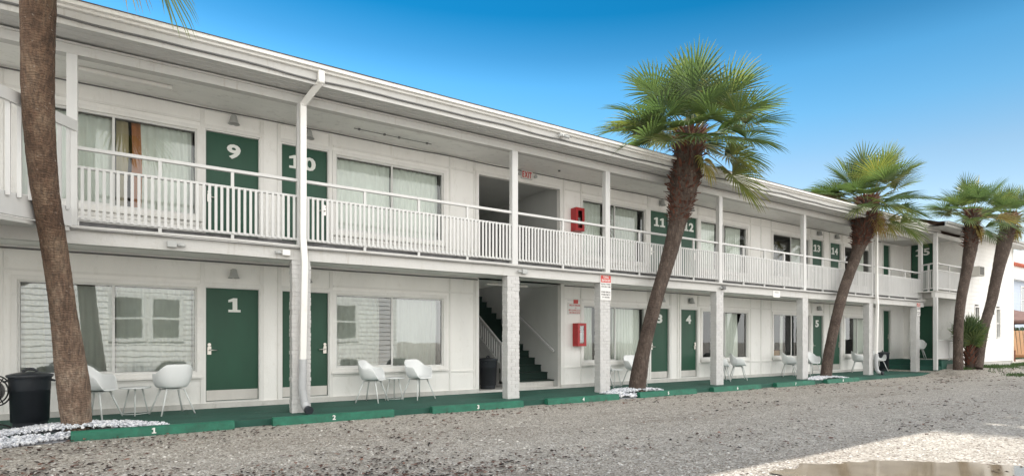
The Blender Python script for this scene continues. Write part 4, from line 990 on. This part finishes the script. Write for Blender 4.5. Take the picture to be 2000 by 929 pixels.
# ------------------------------------------------------------------ palms
def interp(path, t):
    n = len(path)-1; x = t*n; i = min(int(x), n-1); f = x-i
    p0 = path[max(i-1,0)]; p1 = path[i]; p2 = path[i+1]; p3 = path[min(i+2,n)]
    def cr(a,b,c,d): return .5*((2*b)+(-a+c)*f+(2*a-5*b+4*c-d)*f*f+(-a+3*b-3*c+d)*f**3)
    return [cr(p0[k],p1[k],p2[k],p3[k]) for k in range(len(p1))]
def frond(lf, pt, org, az, el, plen, flen, tint, rnd, droop=.5, nleaf=40):
    """costapalmate fan leaf: stalk arching out of the bud, then a fan of narrow folded segments"""
    out = Vector((math.cos(az),math.sin(az),0)); d = (out*math.cos(el)+Vector((0,0,1))*math.sin(el)).normalized()
    pts = [org.copy()]; p = org.copy(); seg = 5; dd = d.copy()
    for i in range(seg):
        p = p+dd*(plen/seg); pts.append(p.copy()); dd = (dd+Vector((0,0,-.055*droop*(1+i*.5)))).normalized()
    pt.tube(pts,[.018,.015,.013,.011,.010,.008],5,cap=False,t=min(1,tint))
    side = dd.cross(Vector((0,0,1)))
    side = side.normalized() if side.length > .05 else Vector((1,0,0))
    up = side.cross(dd).normalized()
    roll = rnd.uniform(-.35,.35); side, up = side*math.cos(roll)+up*math.sin(roll), up*math.cos(roll)-side*math.sin(roll)
    hub = pts[-1]; spread = R(rnd.uniform(118,142)); cup = rnd.uniform(.18,.42)
    for k in range(nleaf):
        a = -spread+2*spread*(k+.5)/nleaf+rnd.uniform(-.015,.015); ca, sa = math.cos(a), math.sin(a)
        L = flen*(.62+.38*math.cos(a*.62))*rnd.uniform(.90,1.06)
        # costa runs into the blade: the middle segments start further out
        st = hub + dd*(.22*flen*max(0,ca)**2)
        v = (dd*ca+side*sa+up*cup*(abs(sa)*.9)).normalized()
        nrm = (up-v*up.dot(v)).normalized(); w_ = nrm.cross(v).normalized()
        bw = flen*(2*spread/nleaf)*.42; fold = .55
        tt = min(1,max(0,tint+rnd.uniform(-.10,.10)))
        dr = droop*rnd.uniform(.7,1.5); q = st.copy(); vd = v.copy(); rows = []
        profile = [(0,.10),(.28,.50),(.50,.62),(.80,.34),(1,.02)]
        prev = 0
        for s, wk in profile:
            step = (s-prev)*L; prev = s
            q = q+vd*step; ww = bw*wk*(.8 if s else 1)
            rows.append((q-w_*ww+nrm*ww*fold, q.copy(), q+w_*ww+nrm*ww*fold))
            vd = (vd+Vector((0,0,-1))*(.19*dr*(s+.2)**1.3*2)).normalized()
        o = len(lf.v)
        for ri, rw in enumerate(rows):
            for c3 in rw: lf.v.append(tuple(c3))
            te = min(1, tt+(.22 if ri == 4 else 0)); lf.t += [te]*3
        for i in range(len(rows)-1):
            for c_ in (0,1):
                lf.f.append((o+i*3+c_,o+i*3+c_+1,o+(i+1)*3+c_+1,o+(i+1)*3+c_)); lf.m.append(0); lf.sm.append(False)
def palm(path, radii, boot_from, crown_r, nfr, seed, label, bark='trunk_dark', loc=None, yellow=.35, boots=170, skirt=4, elmax=88, extra=(), el_lo=-16):
    rnd = random.Random(seed); base = Vector(path[0]); r = empty('palm_tree', base, 0, label, 'palm tree', 'palm trees along the motel walkway')
    P = [tuple(Vector(p)-base)+(rad,) for p, rad in zip(path, radii)]
    NR = 150; pts = []; rr = []
    for i in range(NR+1):
        q = interp(P, i/NR); pts.append(q[:3]); rr.append(q[3])
    so = rnd.random()*50
    def rfn(i, an):
        z = pts[i][2]; c_, s_ = math.cos(an), math.sin(an)
        return 1+.05*noise.noise(Vector((c_*1.2,s_*1.2,z*1.3+so)))+.035*noise.noise(Vector((c_*4,s_*4,z*5+so)))+.018*noise.noise(Vector((c_*9,s_*9,z*30)))+.022*((z*14+.5*noise.noise(Vector((c_,s_,z))) ) % 1)
    m_ = MB(); m_.tube(pts, rr, 30, rfn=rfn); tr = m_.build('trunk', M[bark], r)
    # leaf bases
    m_ = MB()
    for i in range(boots):
        t = boot_from+(1-boot_from)*(i/boots)**.9; q = interp(P, t); q2 = interp(P, min(1,t+.01)); ax = (Vector(q2[:3])-Vector(q[:3]))
        ax = ax.normalized() if ax.length > 1e-6 else Vector((0,0,1))
        a = i*2.4+rnd.uniform(-.2,.2); o_ = Vector((math.cos(a),math.sin(a),0)); k = (t-boot_from)/(1-boot_from)
        L = rnd.uniform(.07,.20)+.06*k; d_ = (o_*rnd.uniform(.6,1.0)+ax*rnd.uniform(.1,1.0)+Vector((rnd.uniform(-.3,.3),rnd.uniform(-.3,.3),0))).normalized(); c_ = Vector(q[:3])+o_*q[3]*.85
        s_ = d_.cross(Vector((0,0,1))).normalized(); n_ = s_.cross(d_)
        w0 = rnd.uniform(.02,.045); w1 = w0*rnd.uniform(.15,.6); th = .012
        vs_ = [c_-s_*w0-n_*th,c_+s_*w0-n_*th,c_+s_*w0+n_*th,c_-s_*w0+n_*th, c_+d_*L-s_*w1-n_*th*.4,c_+d_*L+s_*w1-n_*th*.4,c_+d_*L+s_*w1+n_*th*.4,c_+d_*L-s_*w1+n_*th*.4]
        m_.add(vs_, [(0,3,2,1),(4,5,6,7),(0,1,5,4),(1,2,6,5),(2,3,7,6),(3,0,4,7)], 0, False, min(1,rnd.random()*.38+(.62 if k > .75 else 0)*rnd.random()))
    # fibrous mat
    for i in range(boots*2):
        t = boot_from*.97+(1-boot_from*.97)*rnd.random(); q = interp(P, t); a = rnd.random()*6.28; o_ = Vector((math.cos(a),math.sin(a),0)); c_ = Vector(q[:3])+o_*q[3]*.97
        d_ = (o_*rnd.uniform(.3,1)+Vector((0,0,rnd.uniform(-1,.8)))).normalized(); e_ = c_+d_*rnd.uniform(.04,.11); s_ = d_.cross(o_); s_ = s_.normalized() if s_.length > .01 else Vector((0,0,1))
        m_.add([c_-s_*.012,c_+s_*.012,e_], [(0,1,2)], 0, False, rnd.random()*.5)
    m_.build('leaf_bases', M['boot'], r, attr=True)
    top = Vector(P[-1][:3]); lf = MB(); pt = MB()
    for i in range(nfr):
        k = i/(nfr-1); az = i*2.39996+rnd.uniform(-.25,.25)
        eld = elmax-(elmax-el_lo)*k**.85+rnd.uniform(-9,9)
        if math.sin(az) > .1: eld = max(eld, 14+16*math.sin(az))     # fronds clear the roof
        if math.cos(az) < -.2: eld = max(eld, -6)
        el = R(eld); L = crown_r
        plen = L*(.46+.16*min(1,k*2.2))*rnd.uniform(.78,1.15); flen = L*rnd.uniform(.44,.58)*(.86+.14*min(1,k*3))
        tint = rnd.random()*.34+yellow*.35*rnd.random()+(.35*rnd.random() if k > .8 else 0)+(.25 if rnd.random() < yellow*.35 else 0)
        frond(lf, pt, top+Vector((math.cos(az),math.sin(az),0))*.06+Vector((0,0,-.10-.22*k)), az, el, plen, flen, tint, rnd, droop=.24+.36*k)
    for i in range(skirt):
        az = -rnd.uniform(.15,2.6)
        frond(lf, pt, top+Vector((0,0,-.35)), az, R(rnd.uniform(-62,-40)), crown_r*rnd.uniform(.2,.34), crown_r*rnd.uniform(.26,.38), rnd.uniform(.72,1), rnd, droop=1.6, nleaf=22)
    for (az_, el_, pl_, fl_, ti_) in extra: frond(lf, pt, top+Vector((0,0,-.3)), R(az_), R(el_), pl_, fl_, ti_, rnd, droop=.8, nleaf=34)
    lf.build('fronds', M['frond'], r, attr=True); pt.build('leaf_stalks', M['petiole'], r, attr=True)
    return r
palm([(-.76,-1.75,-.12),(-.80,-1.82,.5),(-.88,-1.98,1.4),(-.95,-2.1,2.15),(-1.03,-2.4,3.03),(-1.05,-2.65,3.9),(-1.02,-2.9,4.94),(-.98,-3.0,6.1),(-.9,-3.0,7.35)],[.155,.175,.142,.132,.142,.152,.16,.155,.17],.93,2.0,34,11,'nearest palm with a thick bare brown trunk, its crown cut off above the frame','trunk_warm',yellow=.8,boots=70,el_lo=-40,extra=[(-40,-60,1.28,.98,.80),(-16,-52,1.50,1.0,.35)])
palm([(9.57,-1.75,-.12),(9.68,-1.78,.55),(9.84,-1.8,1.15),(10.14,-1.85,2.12),(10.45,-1.95,3.11),(10.66,-2.05,4.0),(10.78,-2.15,5.0),(10.92,-2.2,6.1)],[.205,.178,.155,.155,.168,.21,.34,.29],.70,1.9,50,23,'tall palm with a full crown leaning right beside the tow sign column',yellow=.45,boots=420,el_lo=-34,skirt=1)
palm([(17.79,-1.75,-.12),(17.95,-1.77,.7),(18.21,-1.8,1.5),(18.8,-1.8,2.73),(19.54,-1.85,3.98),(19.87,-1.9,4.8),(20.15,-1.9,5.85)],[.165,.15,.148,.155,.175,.30,.28],.70,1.75,42,37,'third palm from the left leaning right in front of doors 13 and 14',yellow=.5,boots=420,el_lo=-36,skirt=5)
palm([(24.55,-2.9,.05),(24.60,-2.9,1.62),(24.87,-2.9,2.7),(25.38,-2.9,3.78),(25.75,-2.9,4.8),(25.84,-2.9,5.95)],[.15,.145,.15,.17,.215,.22],.76,1.4,30,41,'palm with a straight dark trunk in front of the end wing corner',yellow=.35,boots=170,el_lo=-28)
palm([(26.35,-2.9,.05),(26.88,-2.9,1.4),(27.75,-2.9,2.61),(28.45,-2.9,3.86),(29.2,-2.9,5.1),(29.85,-2.9,6.3)],[.165,.16,.17,.19,.25,.24],.80,1.4,30,53,'rightmost palm, strongly leaning, with its crown cut by the right edge',yellow=.35,boots=170,el_lo=-28)
# low young palm between the two trunks
rnd = random.Random(5); r = empty('young_palm',(26.05,-2.75,.05),0,'short bushy young palm between the two rightmost palm trunks','small palm')
m_ = MB(); m_.tube([(0,0,0),(.02,0,.5),(.0,0,.9)],[.12,.15,.12],14); m_.build('trunk', M['trunk_dark'], r)
m_ = MB()
for i in range(60):
    a = i*2.4; z = .1+.8*i/60; o_ = Vector((math.cos(a),math.sin(a),0)); c_ = o_*.11+Vector((0,0,z)); d_ = (o_*.7+Vector((0,0,.8))).normalized(); s_ = d_.cross(Vector((0,0,1))).normalized()
    m_.add([c_-s_*.05,c_+s_*.05,c_+d_*.28+s_*.015,c_+d_*.28-s_*.015],[(0,1,2,3)],0,False,.1+.5*rnd.random())
m_.build('leaf_bases', M['boot'], r, attr=True)
lf = MB(); pt = MB()
for i in range(22):
    k = i/21; frond(lf,pt,Vector((0,0,.95-.35*k)),i*2.4,R(88-34*k),.38,.68,rnd.random()*.3+(.2 if k > .8 else 0),rnd,droop=.25,nleaf=26)
lf.build('fronds', M['frond'], r, attr=True); pt.build('leaf_stalks', M['petiole'], r, attr=True)

# grass by the wing
mb = MB(); rnd = random.Random(9)
for i in range(5200):
    x = rnd.uniform(25.6,34.5); y = -2.25-abs(rnd.gauss(0,.45))
    if y < -4.2: continue
    if noise.noise(Vector((x*.8,y*1.5,2))) < -.12: continue
    z = gz(x,y); h_ = rnd.uniform(.05,.15); a = rnd.random()*6.28; w_ = .012; lx, ly = rnd.uniform(-.05,.05), rnd.uniform(-.05,.05)
    mb.add([(x-math.cos(a)*w_,y-math.sin(a)*w_,z-.01),(x+math.cos(a)*w_,y+math.sin(a)*w_,z-.01),(x+lx,y+ly,z+h_)],[(0,1,2)])
for i in range(500):
    x = rnd.gauss(26.6,.5); y = rnd.gauss(-4.0,.12); z = gz(x,y); a = rnd.random()*6.28; w_ = .012
    mb.add([(x-math.cos(a)*w_,y-math.sin(a)*w_,z-.01),(x+math.cos(a)*w_,y+math.sin(a)*w_,z-.01),(x,y,z+rnd.uniform(.03,.08))],[(0,1,2)])
tag(mb.build('grass', M['grass']), 'green grass along the foot of the end wing wall', 'grass', kind='stuff')

# ------------------------------------------------------------------ beyond the wing: neighbour house, hedge, patio things
NB = empty('neighbor_house',(50,2,0),0,'pale blue sided house with red tile roof at the right edge','house')
mb = MB(); siding(mb,(8,0,0),(-3,0,0),-.2,5.1,(0,-1,0),.2,[(7.4,8.5,3.0,4.75)]); siding(mb,(-3,0,0),(-3,9,0),-.2,5.1,(-1,0,0),.2)
mb.build('wall', M['bluewall'], NB)
mb = MB(); mb.box(-3.4,-.4,5.1,8.4,9,5.35); mb.box(-3.1,-.1,5.35,8,8.8,6.05); mb.build('parapet', M['trim'], NB)
mb = MB()
mb.add([(-3.3,-.2,6.05),(8.2,-.2,6.05),(8.2,3.5,7.6),(-3.3,3.5,7.6),(8.2,9,6.05),(-3.3,9,6.05)],[(0,1,2,3),(3,2,4,5)])
for i in range(34):
    x = -3.2+i*.34; mb.tube([(x,-.3,6.07),(x,3.5,7.66)],.10,8)
mb.build('roof', M['tile'], NB)
m_ = MB(); m_.box(-.55,-.04,2.95,.65,0,3.02); m_.box(-.55,-.04,4.73,.65,0,4.8); m_.box(-.55,-.04,3.02,-.47,0,4.73); m_.box(.57,-.04,3.02,.65,0,4.73); m_.box(-.47,-.03,3.84,.57,0,3.9)
w = m_.build('window', M['trim'], NB); m_ = MB(); m_.add([(-.47,.02,3.02),(.57,.02,3.02),(.57,.02,4.73),(-.47,.02,4.73)],[(0,1,2,3)]); m_.build('pane', M['glass'], w)
m_ = MB(); m_.box(-.6,.12,2.9,.7,.2,4.9); m_.build('blind', M['dark'], w)
# hedge
r = empty('hedge',(44,.9,-.1),0,'dark green clipped hedge at the right edge behind the wooden chair','hedge')
mb = MB(); rnd = random.Random(3)
for i in range(9000):
    x = rnd.uniform(-2.0,3); y = rnd.uniform(-.5,.5); z = rnd.uniform(0,2.0); s = .06
    v = [Vector((rnd.uniform(-s,s),rnd.uniform(-s,s),rnd.uniform(-s,s))) for _ in range(3)]; c_ = Vector((x,y,z+.15*noise.noise(Vector((x*2,y,0)))))
    mb.add([c_+q for q in v],[(0,1,2)])
mb.build('foliage', M['hedge'], r)
mb = MB(); 
for x in (-1.5,-.5,.5,1.5,2.5): mb.tube([(x,0,-.1),(x+.05,0,1.6)],[.04,.015],6)
mb.build('stem', M['trunk_dark'], r)
# patio umbrella
r = empty('patio_umbrella',(42.2,.35,-.1),0,'brown patio umbrella at the right edge below the blue house','umbrella')
mb = MB(); n = 8; R_ = 2.0; rim = [(math.cos(k/n*6.283)*R_,math.sin(k/n*6.283)*R_,2.35) for k in range(n)]; mid = [(p[0]*.5,p[1]*.5,2.72) for p in rim]
mb.add([(0,0,3.0)]+mid+rim+[(p[0],p[1],2.2) for p in rim],[(0,1+k,1+(k+1) % n) for k in range(n)]+[(1+k,1+n+k,1+n+(k+1) % n,1+(k+1) % n) for k in range(n)]+[(1+n+k,1+2*n+k,1+2*n+(k+1) % n,1+n+(k+1) % n) for k in range(n)])
mb.build('canopy', M['canvas'], r); mb = MB(); mb.tube([(0,0,0),(0,0,3.0)],.03,8); mb.build('pole', M['brown_wood'], r)
# wooden chair
r = empty('wooden_chair',(38.6,-1.0,-.1),R(-60),'orange tan wooden chair at the right edge beside the wing','wooden chair')
mb = MB()
for i in range(6): mb.bar((-.35+.14*i,.25,.5),(-.38+.152*i,.62,1.75),.12,.03,up=(0,1,0))
mb.build('back', M['tan_wood'], r)
mb = MB()
for i in range(6): mb.box(-.40,-.35+.11*i,.48-.03*i,.42,-.25+.11*i,.51-.03*i)
mb.build('seat', M['tan_wood'], r)
for sx in (-1,1):
    mb = MB(); mb.box(sx*.45-.05,-.4,.72,sx*.45+.05,.4,.75); mb.build('armrest', M['tan_wood'], r)
    for y in (-.35,.3): mb = MB(); mb.box(sx*.45-.04,y-.04,0,sx*.45+.04,y+.04,.72); mb.build('leg', M['brown_wood'], r)
mb = MB(); mb.box(36.0,-1.6,-.12,46,-.9,-.06); tag(mb.build('patio_path', M['concrete']), kind='structure')

# ------------------------------------------------------------------ the white building across the lot (seen in the window reflections)
OB = empty('white_cottage',(0,-12.95,0),0,'white sided building across the lot, mirrored in the motel windows','building')
mb = MB(); L0 = -10
ow = [(-.95,-.12),(.22,1.05),(-4.6,-3.8),(6.8,7.6),(4.0,4.8)]
siding(mb,(-10,0,0),(9.5,0,0),-.2,3.7,(0,1,0),.19,[(a+10,b+10,1.2,2.62) for a,b in ow],.04); mb.box(-10,-7,-.2,-9.9,-.11,3.7); mb.box(9.4,-7,-.2,9.5,-.11,3.7); mb.box(-10,-7.1,-.2,9.5,-7,3.7)
mb.build('wall', M['wall'], OB)
for a, b in ow:
    m_ = MB(); m_.box(a-.15,.045,1.1,a,.08,2.72); m_.box(b,.045,1.1,b+.15,.08,2.72); m_.box(a-.15,.045,2.62,b+.15,.078,2.76); m_.box(a-.15,.045,1.06,b+.15,.1,1.2); m_.box(a,-.03,1.88,b,.0,1.95)
    w = m_.build('window', M['trim'], OB); m_ = MB(); m_.add([(b,-.04,1.2),(a,-.04,1.2),(a,-.04,2.62),(b,-.04,2.62)],[(0,1,2,3)]); m_.build('pane', M['glass'], w)
    m_ = MB(); m_.box(a-.05,-.16,1.15,b+.05,-.12,2.65); m_.build('blind', M['curtain'], w)
mb = MB(); mb.add([(-10.3,.35,3.7),(9.8,.35,3.7),(9.8,-3.5,4.7),(-10.3,-3.5,4.7),(9.8,-7.4,3.7),(-10.3,-7.4,3.7)],[(0,1,2,3),(3,2,4,5)]); mb.build('roof', M['beam'], OB)
mb = MB(); mb.box(-10.3,.0,3.55,9.8,.33,3.68); mb.build('eave', M['trim'], OB)
